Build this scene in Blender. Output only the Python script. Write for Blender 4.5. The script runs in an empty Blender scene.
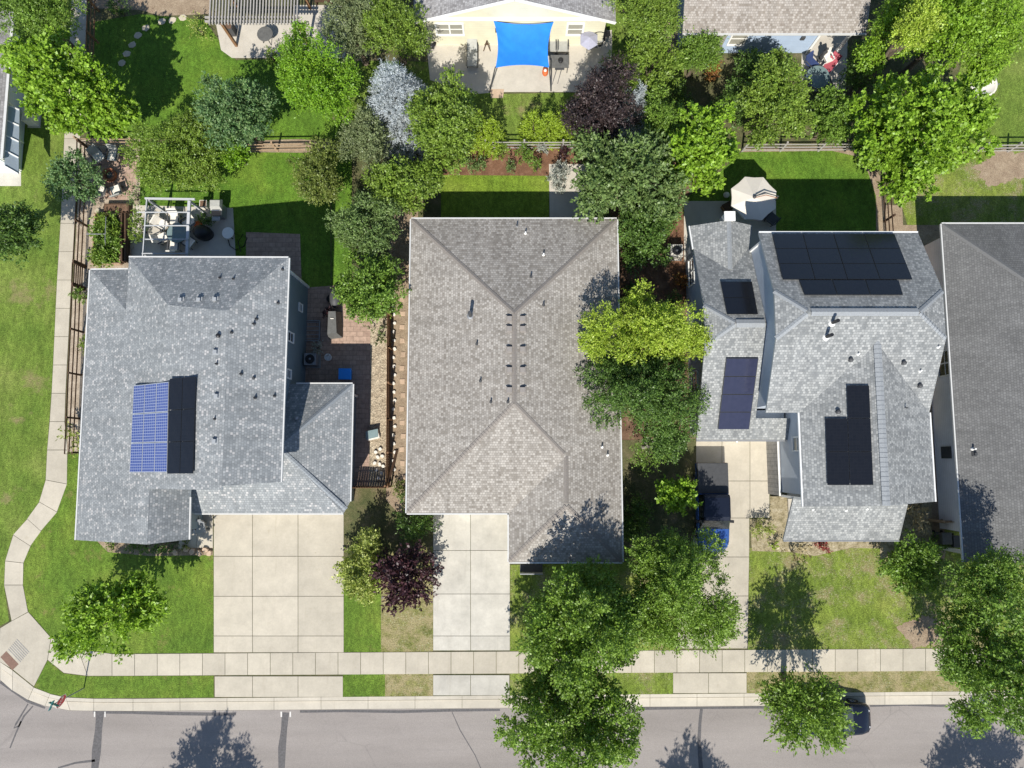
import bpy, math, random
import numpy as np
from mathutils import Vector
from mathutils.geometry import tessellate_polygon

random.seed(7)
scene = bpy.context.scene
COL = scene.collection
R = math.radians

# ------------------------------------------------------------------ camera geometry
H, F, TH = 43.0, 700.0, R(6)
CT, ST = math.cos(TH), math.sin(TH)

def at(px, py, z=0.0):
    """world point of height z that the drone sees at this pixel"""
    u, v = px - 512, py - 384
    t = (H - z) / (F * CT + v * ST)
    return Vector((u * t, (-v * CT + F * ST) * t, z))

def ray(px, py):
    u, v = px - 512, py - 384
    return Vector((0, 0, H)), Vector((u, -v * CT + F * ST, -(F * CT + v * ST)))

# ------------------------------------------------------------------ objects
def wloc(o):
    p = Vector((0, 0, 0))
    while o is not None:
        p += o.location
        o = o.parent
    return p

def tag(o, label=None, cat=None, group=None, kind=None):
    if label: o['label'] = label
    if cat: o['category'] = cat
    if group: o['group'] = group
    if kind: o['kind'] = kind
    return o

def thing(name, label, cat, loc, group=None):
    o = bpy.data.objects.new(name, None)
    o.empty_display_size = 0.3
    COL.objects.link(o)
    o.location = loc
    return tag(o, label, cat, group)

def kids(o):
    return [c for c in COL.objects if c.parent == o]

def dup(o, parent=None):
    c = o.copy()
    COL.objects.link(c)
    if parent is not None:
        c.parent = parent
    for k in kids(o):
        dup(k, c)
    return c

def rot2(x, y, a):
    c, s = math.cos(a), math.sin(a)
    return x * c - y * s, x * s + y * c

class MB:
    def __init__(self):
        self.v, self.f = [], []
    def poly(self, pts):
        n = len(self.v)
        self.v += [tuple(p) for p in pts]
        self.f.append(tuple(range(n, n + len(pts))))
        return self
    def hexa(self, b, t):
        n = len(self.v)
        self.v += [tuple(p) for p in b] + [tuple(p) for p in t]
        k = len(b)
        self.f.append(tuple(n + i for i in reversed(range(k))))
        self.f.append(tuple(n + k + i for i in range(k)))
        for i in range(k):
            j = (i + 1) % k
            self.f.append((n + i, n + j, n + k + j, n + k + i))
        return self
    def box(self, c, s, rz=0.0, taper=1.0):
        x, y, z = s[0] / 2, s[1] / 2, s[2] / 2
        b, t = [], []
        for dx, dy in ((-x, -y), (x, -y), (x, y), (-x, y)):
            q = rot2(dx, dy, rz)
            b.append((c[0] + q[0], c[1] + q[1], c[2] - z))
            q = rot2(dx * taper, dy * taper, rz)
            t.append((c[0] + q[0], c[1] + q[1], c[2] + z))
        return self.hexa(b, t)
    def beam(self, p, q, w, h):
        p, q = Vector(p), Vector(q)
        d = (q - p).normalized()
        up = Vector((0, 0, 1)) if abs(d.z) < 0.9 else Vector((0, 1, 0))
        s = d.cross(up).normalized() * (w / 2)
        u = s.cross(d).normalized() * (h / 2)
        return self.hexa([p - s - u, p + s - u, p + s + u, p - s + u],
                         [q - s - u, q + s - u, q + s + u, q - s + u])
    def prism(self, pts, z0, z1):
        a = sum(pts[i][0] * pts[(i + 1) % len(pts)][1] - pts[(i + 1) % len(pts)][0] * pts[i][1] for i in range(len(pts)))
        if a < 0: pts = pts[::-1]
        return self.hexa([(p[0], p[1], z0) for p in pts], [(p[0], p[1], z1) for p in pts])
    def path(self, pts, rad, n=7):
        base = len(self.v)
        pts = [Vector(p) for p in pts]
        for i, p in enumerate(pts):
            d = (pts[min(i + 1, len(pts) - 1)] - pts[max(i - 1, 0)]).normalized()
            ref = Vector((1, 0, 0)) if abs(d.x) < 0.8 else Vector((0, 1, 0))
            a = d.cross(ref).normalized(); b = d.cross(a)
            for k in range(n):
                th = 2 * math.pi * k / n
                self.v.append(tuple(p + (a * math.cos(th) + b * math.sin(th)) * rad[i]))
        for i in range(len(pts) - 1):
            for k in range(n):
                j = (k + 1) % n
                self.f.append((base + i * n + k, base + i * n + j, base + (i + 1) * n + j, base + (i + 1) * n + k))
        self.f.append(tuple(base + k for k in range(n)))
        self.f.append(tuple(base + (len(pts) - 1) * n + k for k in reversed(range(n))))
        return self
    def lathe(self, c, prof, n=16, sx=1.0, sy=1.0):
        base = len(self.v)
        for r, z in prof:
            for k in range(n):
                th = 2 * math.pi * k / n
                self.v.append((c[0] + r * sx * math.cos(th), c[1] + r * sy * math.sin(th), c[2] + z))
        for i in range(len(prof) - 1):
            for k in range(n):
                j = (k + 1) % n
                self.f.append((base + i * n + k, base + i * n + j, base + (i + 1) * n + j, base + (i + 1) * n + k))
        self.f.append(tuple(base + k for k in reversed(range(n))))
        self.f.append(tuple(base + (len(prof) - 1) * n + k for k in range(n)))
        return self
    def build(self, name, mat, parent=None, smooth=False):
        o0 = wloc(parent) if parent is not None else Vector((0, 0, 0))
        me = bpy.data.meshes.new(name)
        me.from_pydata([(p[0] - o0.x, p[1] - o0.y, p[2] - o0.z) for p in self.v], [], self.f)
        me.materials.append(mat)
        if smooth:
            me.polygons.foreach_set('use_smooth', [True] * len(me.polygons))
        me.update()
        o = bpy.data.objects.new(name, me)
        COL.objects.link(o)
        if parent is not None:
            o.parent = parent
        return o

# ------------------------------------------------------------------ materials
def lin(c):
    def g(x):
        x /= 255.0
        return x / 12.92 if x <= 0.04045 else ((x + 0.055) / 1.055) ** 2.4
    return (g(c[0]), g(c[1]), g(c[2]), 1.0)

class NT:
    def __init__(self, name):
        self.m = bpy.data.materials.new(name)
        self.m.use_nodes = True
        self.t = self.m.node_tree
        self.b = self.t.nodes['Principled BSDF']
        self.tc = None
    def n(self, kind, **kw):
        nd = self.t.nodes.new(kind)
        for k, v in kw.items():
            setattr(nd, k, v)
        return nd
    def l(self, a, b):
        self.t.links.new(a, b)
    def coord(self, out='Object'):
        if self.tc is None:
            self.tc = self.n('ShaderNodeTexCoord')
        return self.tc.outputs[out]
    def noise(self, scale, detail=3, rough=0.55, stretch=None, rot=0.0):
        nd = self.n('ShaderNodeTexNoise')
        nd.inputs['Scale'].default_value = scale
        nd.inputs['Detail'].default_value = detail
        nd.inputs['Roughness'].default_value = rough
        src = self.coord()
        if stretch:
            mp = self.n('ShaderNodeMapping')
            mp.inputs['Scale'].default_value = stretch
            mp.inputs['Rotation'].default_value = (0, 0, rot)
            self.l(src, mp.inputs['Vector']); src = mp.outputs[0]
        self.l(src, nd.inputs['Vector'])
        return nd.outputs['Fac']
    def ramp(self, fac, stops, interp='LINEAR'):
        r = self.n('ShaderNodeValToRGB')
        r.color_ramp.interpolation = interp
        e = r.color_ramp.elements
        while len(e) < len(stops): e.new(0.5)
        for i, (p, c) in enumerate(stops):
            e[i].position = p
            e[i].color = c if len(c) == 4 else (*c, 1)
        self.l(fac, r.inputs['Fac'])
        return r.outputs['Color']
    def mix(self, fac, a, b, mode='MIX'):
        m = self.n('ShaderNodeMix', data_type='RGBA', blend_type=mode)
        for k, s in ((0, fac), (6, a), (7, b)):
            if hasattr(s, 'is_linked') or isinstance(s, bpy.types.NodeSocket):
                self.l(s, m.inputs[k])
            else:
                m.inputs[k].default_value = s
        return m.outputs[2]
    def rng(self, fac, a, b, lo=0.0, hi=1.0):
        m = self.n('ShaderNodeMapRange')
        m.inputs['From Min'].default_value = a; m.inputs['From Max'].default_value = b
        m.inputs['To Min'].default_value = lo; m.inputs['To Max'].default_value = hi
        self.l(fac, m.inputs['Value'])
        return m.outputs[0]
    def gray(self, fac, a, b, lo, hi):
        v = self.rng(fac, a, b, lo, hi)
        c = self.n('ShaderNodeCombineColor')
        for i in range(3): self.l(v, c.inputs[i])
        return c.outputs[0]
    def bump(self, fac, strength, dist=0.05):
        bp = self.n('ShaderNodeBump')
        bp.inputs['Strength'].default_value = strength
        bp.inputs['Distance'].default_value = dist
        self.l(fac, bp.inputs['Height'])
        self.l(bp.outputs[0], self.b.inputs['Normal'])
    def color(self, s):
        self.l(s, self.b.inputs['Base Color'])
    def done(self, rough=0.8, metal=0.0, spec=0.3):
        self.b.inputs['Roughness'].default_value = rough
        self.b.inputs['Metallic'].default_value = metal
        self.b.inputs['Specular IOR Level'].default_value = spec
        return self.m

def m_plain(name, rgb, rough=0.6, metal=0.0, var=0.12, scale=6.0, spec=0.4):
    t = NT(name)
    c = rgb if len(rgb) == 4 else (*rgb, 1)
    f = t.noise(scale, 4, 0.65)
    t.color(t.mix(1.0, c, t.gray(f, 0.25, 0.75, 1 - var, 1 + var), 'MULTIPLY'))
    return t.done(rough, metal, spec)

def m_grass(name, dark, mid, light, dry=(0.30, 0.25, 0.12), dry_amt=0.0, dry_scale=0.5, fleck=0.0, rot=0.6):
    t = NT(name)
    big = t.noise(0.33, 3, 0.6)
    med = t.noise(2.2, 4, 0.65, (1, 0.35, 1), rot)
    fine = t.noise(14, 4, 0.75)
    vf = t.noise(38, 2, 0.8)
    c = t.ramp(big, [(0.3, dark), (0.5, mid), (0.72, light)])
    c = t.mix(1.0, c, t.gray(med, 0.3, 0.7, 0.78, 1.22), 'MULTIPLY')
    c = t.mix(1.0, c, t.gray(fine, 0.3, 0.7, 0.5, 1.5), 'MULTIPLY')
    c = t.mix(1.0, c, t.gray(vf, 0.25, 0.75, 0.55, 1.45), 'MULTIPLY')
    g2 = t.noise(5.5, 4, 0.7, (1, .6, 1), rot)
    c = t.mix(1.0, c, t.gray(g2, 0.3, 0.7, 0.66, 1.34), 'MULTIPLY')
    if dry_amt > 0:
        d1 = t.noise(dry_scale, 5, 0.7)
        m1 = t.rng(d1, 0.62 - dry_amt * 0.3, 0.75 - dry_amt * 0.22)
        dc = t.mix(1.0, (*dry, 1), t.gray(fine, 0.3, 0.7, 0.6, 1.35), 'MULTIPLY')
        c = t.mix(m1, c, dc)
    if fleck > 0:
        fl = t.noise(11, 4, 0.8)
        pt_ = t.noise(.7, 3, .6)
        fm = t.n('ShaderNodeMath', operation='MULTIPLY'); t.l(t.rng(fl, 0.57 - fleck * 0.04, 0.65), fm.inputs[0]); t.l(t.rng(pt_, .40, .58), fm.inputs[1])
        c = t.mix(fm.outputs[0], c, (0.42, 0.43, 0.28, 1))
    t.color(c)
    t.bump(fine, 0.9, 0.06)
    return t.done(0.85, 0, 0.15)

def m_ground(name, stops, scale=3.0, fine=18.0, bump=0.6, rough=0.95, stone=0.0):
    t = NT(name)
    a = t.noise(scale, 5, 0.7)
    b = t.noise(fine, 4, 0.8)
    c = t.ramp(a, stops)
    c = t.mix(1.0, c, t.gray(b, 0.25, 0.75, 0.5, 1.5), 'MULTIPLY')
    if stone > 0:
        v = t.n('ShaderNodeTexVoronoi'); v.inputs['Scale'].default_value = stone
        t.l(t.coord(), v.inputs['Vector'])
        sx = t.n('ShaderNodeSeparateColor'); t.l(v.outputs['Color'], sx.inputs[0])
        c = t.mix(1.0, c, t.gray(sx.outputs[0], 0, 1, 0.62, 1.3), 'MULTIPLY')
        t.bump(v.outputs['Distance'], 0.7, 0.05)
    else:
        t.bump(b, bump, 0.05)
    t.color(c)
    return t.done(rough, 0, 0.15)

def m_concrete(name, base, stain=0.14, island=0.085):
    t = NT(name)
    a = t.noise(0.9, 5, 0.65)
    b = t.noise(9, 5, 0.75)
    g = t.n('ShaderNodeNewGeometry')
    c = t.mix(1.0, (*base, 1), t.gray(a, 0.3, 0.72, 1 - stain, 1 + stain * 0.6), 'MULTIPLY')
    c = t.mix(1.0, c, t.gray(b, 0.25, 0.75, 0.93, 1.07), 'MULTIPLY')
    c = t.mix(1.0, c, t.gray(g.outputs['Random Per Island'], 0, 1, 1 - island, 1 + island), 'MULTIPLY')
    st = t.noise(2.2, 6, 0.75)
    c = t.mix(t.rng(st, 0.60, 0.78, 0, 0.45), c, (base[0] * 0.62, base[1] * 0.56, base[2] * 0.46, 1))
    ty = t.noise(1.3, 5, 0.7, (2.4, .16, 1))
    c = t.mix(t.rng(ty, 0.57, 0.74, 0, 0.30), c, (base[0] * .66, base[1] * .63, base[2] * .58, 1))
    oil = t.noise(1.7, 3, 0.9)
    c = t.mix(t.rng(oil, 0.70, 0.76, 0, 0.5), c, (base[0] * .5, base[1] * .46, base[2] * .4, 1))
    t.color(c)
    t.bump(b, 0.15, 0.01)
    return t.done(0.85, 0, 0.25)

def m_asphalt(name):
    t = NT(name)
    a = t.noise(0.35, 5, 0.6, (0.35, 1.2, 1))
    b = t.noise(26, 4, 0.85)
    s = t.noise(1.1, 6, 0.7, (0.25, 1, 1))
    w = t.noise(0.8, 3, 0.6, (0.05, 1.0, 1))
    c = t.ramp(a, [(0.3, (0.245, 0.220, 0.200)), (0.7, (0.292, 0.264, 0.242))])
    c = t.mix(1.0, c, t.gray(b, 0.25, 0.75, 0.72, 1.28), 'MULTIPLY')
    c = t.mix(1.0, c, t.gray(w, 0.35, 0.65, 0.93, 1.06), 'MULTIPLY')
    c = t.mix(t.rng(s, 0.56, 0.8, 0, 0.4), c, (0.165, 0.15, 0.142, 1))
    sp = t.noise(2.6, 4, 0.9)
    c = t.mix(t.rng(sp, 0.70, 0.76, 0, 0.55), c, (0.10, 0.092, 0.088, 1))
    v = t.n('ShaderNodeTexVoronoi', feature='DISTANCE_TO_EDGE'); v.inputs['Scale'].default_value = .32
    wp = t.n('ShaderNodeMix', data_type='VECTOR'); wp.inputs[0].default_value = .12
    nz = t.n('ShaderNodeTexNoise'); nz.inputs['Scale'].default_value = 1.2; nz.inputs['Detail'].default_value = 5
    t.l(t.coord(), nz.inputs['Vector']); t.l(t.coord(), wp.inputs[4]); t.l(nz.outputs['Color'], wp.inputs[5])
    t.l(wp.outputs[1], v.inputs['Vector'])
    cr = t.rng(v.outputs['Distance'], 0.0, 0.012, 1, 0)
    gate = t.rng(t.noise(.25, 2, .5), .5, .62)
    mm = t.n('ShaderNodeMath', operation='MULTIPLY'); t.l(cr, mm.inputs[0]); t.l(gate, mm.inputs[1])
    m2 = t.n('ShaderNodeMath', operation='MULTIPLY'); t.l(mm.outputs[0], m2.inputs[0]); m2.inputs[1].default_value = .25
    c = t.mix(m2.outputs[0], c, (0.11, 0.10, 0.097, 1))
    t.color(c)
    t.bump(b, 0.35, 0.015)
    return t.done(0.88, 0, 0.25)

def m_shingle(name, stops, row=0.135, tab=0.15, line=0.72, blotch=0.07):
    t = NT(name)
    uv = t.coord('UV')
    br = t.n('ShaderNodeTexBrick')
    br.offset = 0.37; br.offset_frequency = 2
    for k, v in (('Color1', (0, 0, 0, 1)), ('Color2', (1, 1, 1, 1)), ('Mortar', (0.5, 0.5, 0.5, 1)), ('Scale', 1.0),
                 ('Mortar Size', 0.011), ('Mortar Smooth', 0.3), ('Bias', 0.0), ('Brick Width', tab), ('Row Height', row)):
        br.inputs[k].default_value = v
    t.l(uv, br.inputs['Vector'])
    c = t.ramp(br.outputs['Color'], stops)
    c = t.mix(1.0, c, t.gray(br.outputs['Fac'], 0, 1, 1.0, line), 'MULTIPLY')  # darker joints, with the shadow line of each shingle edge painted in
    n1 = t.noise(0.5, 4, 0.6)
    mp = t.n('ShaderNodeMapping'); mp.inputs['Scale'].default_value = (2.2, .22, 1)
    t.l(uv, mp.inputs['Vector'])
    sn = t.n('ShaderNodeTexNoise'); sn.inputs['Scale'].default_value = 1.0; sn.inputs['Detail'].default_value = 5; sn.inputs['Roughness'].default_value = .65
    t.l(mp.outputs[0], sn.inputs['Vector'])
    c = t.mix(1.0, c, t.gray(sn.outputs['Fac'], 0.3, 0.7, 0.86, 1.12), 'MULTIPLY')
    n2 = t.noise(34, 3, 0.8)
    c = t.mix(1.0, c, t.gray(n1, 0.3, 0.7, 1 - blotch, 1 + blotch), 'MULTIPLY')
    c = t.mix(1.0, c, t.gray(n2, 0.25, 0.75, 0.78, 1.22), 'MULTIPLY')
    t.color(c)
    inv = t.rng(br.outputs['Fac'], 0, 1, 1, 0)
    t.bump(inv, 0.5, 0.02)
    return t.done(0.92, 0, 0.2)

def m_brick(name, c1, c2, mortar, w=0.22, h=0.11, ms=0.01, rough=0.85, uvc='Object'):
    t = NT(name)
    br = t.n('ShaderNodeTexBrick')
    for k, v in (('Color1', (*c1, 1)), ('Color2', (*c2, 1)), ('Mortar', (*mortar, 1)), ('Scale', 1.0),
                 ('Mortar Size', ms), ('Brick Width', w), ('Row Height', h)):
        br.inputs[k].default_value = v
    t.l(t.coord(uvc), br.inputs['Vector'])
    n = t.noise(4, 4, 0.7)
    t.color(t.mix(1.0, br.outputs['Color'], t.gray(n, 0.3, 0.7, 0.75, 1.2), 'MULTIPLY'))
    return t.done(rough, 0, 0.25)

def m_siding(name, rgb, board=0.18):
    t = NT(name)
    w = t.n('ShaderNodeTexWave', wave_type='BANDS', bands_direction='Z', wave_profile='SAW')
    w.inputs['Scale'].default_value = 0.31416 / board
    t.l(t.coord(), w.inputs['Vector'])
    n = t.noise(1.5, 4, 0.6)
    c = t.mix(1.0, (*rgb, 1), t.gray(w.outputs['Fac'], 0, 0.12, 0.72, 1.0), 'MULTIPLY')
    c = t.mix(1.0, c, t.gray(n, 0.3, 0.7, 0.93, 1.05), 'MULTIPLY')
    t.color(c)
    return t.done(0.7, 0, 0.3)

def m_panel(name, base, line, cols, rows, lw, rough=0.18, edge=None, ew=0.012):
    t = NT(name)
    br = t.n('ShaderNodeTexBrick')
    br.offset = 0.0
    for k, v in (('Color1', (*base, 1)), ('Color2', (base[0] * 1.25, base[1] * 1.2, base[2] * 1.15, 1)), ('Mortar', (*line, 1)), ('Scale', 1.0),
                 ('Mortar Size', lw), ('Mortar Smooth', 0.1), ('Brick Width', 1.0 / cols), ('Row Height', 1.0 / rows)):
        br.inputs[k].default_value = v
    t.l(t.coord('UV'), br.inputs['Vector'])
    t.color(br.outputs['Color'])
    return t.done(rough, 0, 0.5)

def m_leaf(name, dark, mid, light, trans=0.28, rough=0.45, spec=0.4, clump=1.3):
    t = NT(name)
    g = t.n('ShaderNodeNewGeometry')
    c = t.ramp(g.outputs['Random Per Island'], [(0.0, dark), (0.5, mid), (1.0, light)])
    n = t.noise(clump, 3, 0.6)
    c = t.mix(1.0, c, t.gray(n, 0.3, 0.7, 0.72, 1.3), 'MULTIPLY')
    t.color(c)
    t.done(rough, 0, spec)
    tr = t.n('ShaderNodeBsdfTranslucent')
    c2 = t.mix(1.0, c, (1.25, 1.25, 0.55, 1), 'MULTIPLY')
    t.l(c2, tr.inputs['Color'])
    mx = t.n('ShaderNodeMixShader')
    mx.inputs[0].default_value = trans
    t.l(t.b.outputs[0], mx.inputs[1]); t.l(tr.outputs[0], mx.inputs[2])
    out = [x for x in t.t.nodes if x.type == 'OUTPUT_MATERIAL'][0]
    t.l(mx.outputs[0], out.inputs['Surface'])
    return t.m

M = {}
M['earth'] = m_ground('earth', [(0.3, (0.055, 0.07, 0.028)), (0.5, (0.10, 0.10, 0.045)), (0.7, (0.17, 0.14, 0.085))], 1.2, 14)
M['mulch'] = m_ground('mulch', [(0.3, (0.09, 0.055, 0.035)), (0.55, (0.17, 0.105, 0.07)), (0.75, (0.27, 0.18, 0.12))], 2.0, 22)
M['red_mulch'] = m_ground('red_mulch', [(0.3, (0.11, 0.06, 0.035)), (0.55, (0.19, 0.10, 0.06)), (0.75, (0.26, 0.17, 0.11))], 2.0, 22)
M['tan_dirt'] = m_ground('tan_dirt', [(0.3, (0.22, 0.16, 0.11)), (0.55, (0.31, 0.24, 0.165)), (0.75, (0.40, 0.32, 0.23))], 1.6, 16)
M['tan_bed'] = m_ground('tan_bed', [(0.3, (0.27, 0.215, 0.155)), (0.55, (0.40, 0.33, 0.25)), (0.75, (0.48, 0.42, 0.33))], 1.6, 16)
M['gravel'] = m_ground('gravel', [(0.3, (0.30, 0.24, 0.17)), (0.55, (0.42, 0.35, 0.25)), (0.75, (0.50, 0.43, 0.32))], 2.5, 16, stone=14)
M['bed'] = m_ground('dry_bed', [(0.3, (0.14, 0.12, 0.06)), (0.5, (0.32, 0.27, 0.17)), (0.72, (0.46, 0.41, 0.30))], 2.6, 14)
M['grass_lush'] = m_grass('grass_lush', (0.078, 0.142, 0.019), (0.111, 0.183, 0.024), (0.160, 0.216, 0.034), dry=(0.20, 0.19, 0.06), dry_amt=0.12, dry_scale=0.8, rot=0.7)
M['grass_back'] = m_grass('grass_back', (0.067, 0.139, 0.016), (0.097, 0.183, 0.020), (0.143, 0.216, 0.027), rot=0.2)
M['grass_lime'] = m_grass('grass_lime', (0.116, 0.186, 0.020), (0.157, 0.228, 0.025), (0.192, 0.251, 0.038), rot=0.1)
M['grass_open'] = m_grass('grass_open', (0.097, 0.160, 0.024), (0.132, 0.194, 0.032), (0.178, 0.222, 0.050), dry=(0.25, 0.21, 0.10), dry_amt=0.16, dry_scale=0.35, rot=1.4)
M['grass_dry'] = m_grass('grass_dry', (0.12, 0.14, 0.035), (0.17, 0.175, 0.05), (0.23, 0.21, 0.085), dry=(0.32, 0.27, 0.14), dry_amt=0.75, dry_scale=1.6, fleck=0.35, rot=0.3)
M['grass_worn'] = m_grass('grass_worn', (0.110, 0.162, 0.023), (0.157, 0.210, 0.034), (0.210, 0.240, 0.053), dry=(0.26, 0.215, 0.11), dry_amt=0.42, dry_scale=0.7, fleck=0.55, rot=1.2)
M['concrete'] = m_concrete('concrete', (0.47, 0.426, 0.343))
M['concrete_old'] = m_concrete('concrete_old', (0.485, 0.46, 0.40), 0.18)
M['concrete_kerb'] = m_concrete('concrete_kerb', (0.50, 0.456, 0.375), 0.12)
M['concrete_patio'] = m_concrete('concrete_patio', (0.50, 0.46, 0.39), 0.14)
M['concrete_gray'] = m_concrete('concrete_gray', (0.30, 0.29, 0.27), 0.14)
M['asphalt'] = m_asphalt('asphalt')
M['tar'] = m_plain('tar_seal', (0.10, 0.095, 0.095), 0.8, var=0.35, scale=9)
M['white_mark'] = m_plain('white_mark', (0.6, 0.58, 0.54), 0.8)
M['pavers'] = m_brick('pavers', (0.34, 0.235, 0.18), (0.42, 0.30, 0.23), (0.22, 0.16, 0.12), 0.42, 0.3, 0.012)
M['flag'] = m_concrete('flagstone', (0.42, 0.37, 0.28), 0.2, 0.2)
M['sandstone'] = m_concrete('sandstone', (0.46, 0.34, 0.24), 0.25, 0.25)
M['sh_blue'] = m_shingle('shingle_blue_gray', [(0.0, (0.193, 0.207, 0.213)), (0.5, (0.255, 0.269, 0.274)), (0.82, (0.304, 0.317, 0.317)), (1.0, (0.440, 0.430, 0.418))])
M['sh_brown'] = m_shingle('shingle_brown_gray', [(0.0, (0.208, 0.187, 0.160)), (0.45, (0.302, 0.279, 0.247)), (1.0, (0.395, 0.370, 0.331))])
M['sh_gray'] = m_shingle('shingle_gray', [(0.0, (0.174, 0.183, 0.185)), (0.45, (0.253, 0.261, 0.257)), (1.0, (0.352, 0.358, 0.347))])
M['sh_dark'] = m_shingle('shingle_dark_gray', [(0.0, (0.132, 0.132, 0.130)), (0.5, (0.154, 0.154, 0.150)), (1.0, (0.180, 0.180, 0.176))], line=0.7)
M['sh_tan'] = m_shingle('shingle_tan', [(0.0, (0.220, 0.190, 0.159)), (0.4, (0.306, 0.275, 0.241)), (1.0, (0.391, 0.360, 0.323))])
M['sh_top'] = m_shingle('shingle_mid_gray', [(0.0, (0.22, 0.21, 0.205)), (0.4, (0.30, 0.29, 0.285)), (1.0, (0.40, 0.39, 0.38))])
M['white'] = m_plain('white_paint', (0.78, 0.77, 0.73), 0.5, var=0.05)
M['gutter_white'] = m_plain('gutter_white', (0.56, 0.56, 0.54), 0.5, var=0.08)
M['frame_white'] = m_plain('pergola_white', (0.46, 0.47, 0.475), 0.55, var=0.06)
M['offwhite'] = m_plain('offwhite_cloth', (0.70, 0.66, 0.58), 0.8, var=0.06)
M['metal_gray'] = m_plain('gray_metal', (0.30, 0.31, 0.32), 0.45, 0.4)
M['black'] = m_plain('black_plastic', (0.018, 0.018, 0.02), 0.45)
M['dark_gray'] = m_plain('dark_gray', (0.06, 0.062, 0.065), 0.6)
M['cover_gray'] = m_plain('gray_cover', (0.11, 0.11, 0.105), 0.75, var=0.25)
M['fascia'] = m_plain('fascia_white', (0.72, 0.72, 0.70), 0.5, var=0.05)
M['fascia_gray'] = m_plain('fascia_gray', (0.34, 0.36, 0.37), 0.5, var=0.05)
M['sd_blue'] = m_siding('siding_blue_gray', (0.17, 0.23, 0.26))
M['sd_gray'] = m_siding('siding_gray_blue', (0.44, 0.485, 0.54))
M['sd_cream'] = m_siding('siding_cream', (0.66, 0.63, 0.47))
M['sd_pale'] = m_siding('siding_pale_blue', (0.38, 0.47, 0.60))
M['sd_lav'] = m_siding('siding_pale_gray', (0.80, 0.78, 0.80))
M['sd_white'] = m_siding('siding_white', (0.72, 0.76, 0.80))
M['stone'] = m_brick('stone_veneer', (0.27, 0.265, 0.255), (0.34, 0.33, 0.31), (0.22, 0.215, 0.21), 0.5, 0.25, 0.02)
for k_, c_ in (('sh_blue', (0.235, 0.255, 0.27)), ('sh_brown', (0.235, 0.212, 0.188)), ('sh_gray', (0.26, 0.275, 0.285)), ('sh_dark', (0.165, 0.165, 0.162))):
    M['cap_' + k_] = m_plain('ridge_' + k_, c_, 0.92, var=0.16, scale=14, spec=0.2)
M['vent_brown'] = m_plain('vent_brown', (0.25, 0.228, 0.205), 0.7)
M['vent_gray'] = m_plain('vent_gray', (0.30, 0.315, 0.325), 0.6)
M['glass'] = m_plain('window_glass', (0.03, 0.035, 0.04), 0.08, spec=0.6)
M['glass_pale'] = m_plain('window_blind', (0.30, 0.29, 0.24), 0.3)  # one even, paler pane colour
M['pv_black'] = m_panel('solar_black', (0.0085, 0.0095, 0.0125), (0.014, 0.015, 0.018), 6, 10, 0.003)
M['pv_navy'] = m_panel('solar_navy', (0.020, 0.024, 0.052), (0.026, 0.03, 0.06), 6, 10, 0.003, rough=0.2)
M['pv_blue'] = m_panel('solar_blue', (0.040, 0.065, 0.215), (0.26, 0.30, 0.42), 6, 10, 0.010, rough=0.25)
M['pv_frame_dark'] = m_plain('frame_dark', (0.03, 0.032, 0.036), 0.35, 0.5)
M['pv_frame_light'] = m_plain('frame_light', (0.62, 0.63, 0.66), 0.35, 0.6)
M['wood_dark'] = m_plain('weathered_dark_wood', (0.075, 0.042, 0.024), 0.8, var=0.35, scale=10)
M['wood_brown'] = m_plain('brown_wood', (0.22, 0.12, 0.06), 0.75, var=0.3, scale=10)
M['wood_tan'] = m_plain('tan_wood', (0.36, 0.25, 0.16), 0.8, var=0.3, scale=10)
M['wood_gray'] = m_plain('gray_wood', (0.34, 0.32, 0.29), 0.8, var=0.22, scale=10)
M['bark'] = m_plain('bark', (0.11, 0.085, 0.06), 0.9, var=0.4, scale=12)
M['bark_pale'] = m_plain('pale_bark', (0.24, 0.22, 0.19), 0.9, var=0.3, scale=12)
M['sail'] = m_plain('blue_sail', (0.012, 0.185, 0.72), 0.75, var=0.14, scale=1.6)
M['blue_bin'] = m_plain('blue_plastic', (0.02, 0.28, 0.85), 0.5, var=0.06)
M['red_cloth'] = m_plain('red_cloth', (0.34, 0.07, 0.09), 0.8)
M['orange'] = m_plain('orange_plastic', (0.55, 0.12, 0.03), 0.6)
M['blue_cloth'] = m_plain('navy_cloth', (0.03, 0.05, 0.14), 0.8)
M['glass_table'] = m_plain('table_glass', (0.16, 0.22, 0.22), 0.1, spec=0.6)
M['truck_blue'] = m_plain('truck_blue_paint', (0.045, 0.115, 0.36), 0.22, 0.25, var=0.04, spec=0.7)
M['car_navy'] = m_plain('car_navy_paint', (0.012, 0.016, 0.03), 0.25, 0.2, var=0.04, spec=0.5)
M['rubber'] = m_plain('rubber', (0.015, 0.015, 0.015), 0.8)
M['chrome'] = m_plain('chrome', (0.6, 0.62, 0.66), 0.2, 0.9)
M['sign_red'] = m_plain('sign_red', (0.42, 0.02, 0.025), 0.45, var=0.05)
M['sign_teal'] = m_plain('sign_teal', (0.03, 0.19, 0.19), 0.45, var=0.05)
M['rust'] = m_plain('rusty_plate', (0.19, 0.115, 0.085), 0.85, var=0.15)
M['canvas'] = m_plain('cream_canvas', (0.66, 0.61, 0.53), 0.85, var=0.05, scale=2)
M['pot'] = m_plain('terracotta', (0.30, 0.12, 0.06), 0.8)
M['cushion'] = m_plain('gray_cushion', (0.36, 0.36, 0.33), 0.85)
M['awning'] = m_plain('awning_metal', (0.34, 0.40, 0.46), 0.4, 0.1, var=0.06)
M['bed_black'] = m_plain('bed_cover_black', (0.055, 0.057, 0.06), 0.6, var=0.2)
M['lavender'] = m_plain('faded_lavender', (0.34, 0.34, 0.42), 0.85, var=0.1)
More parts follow.
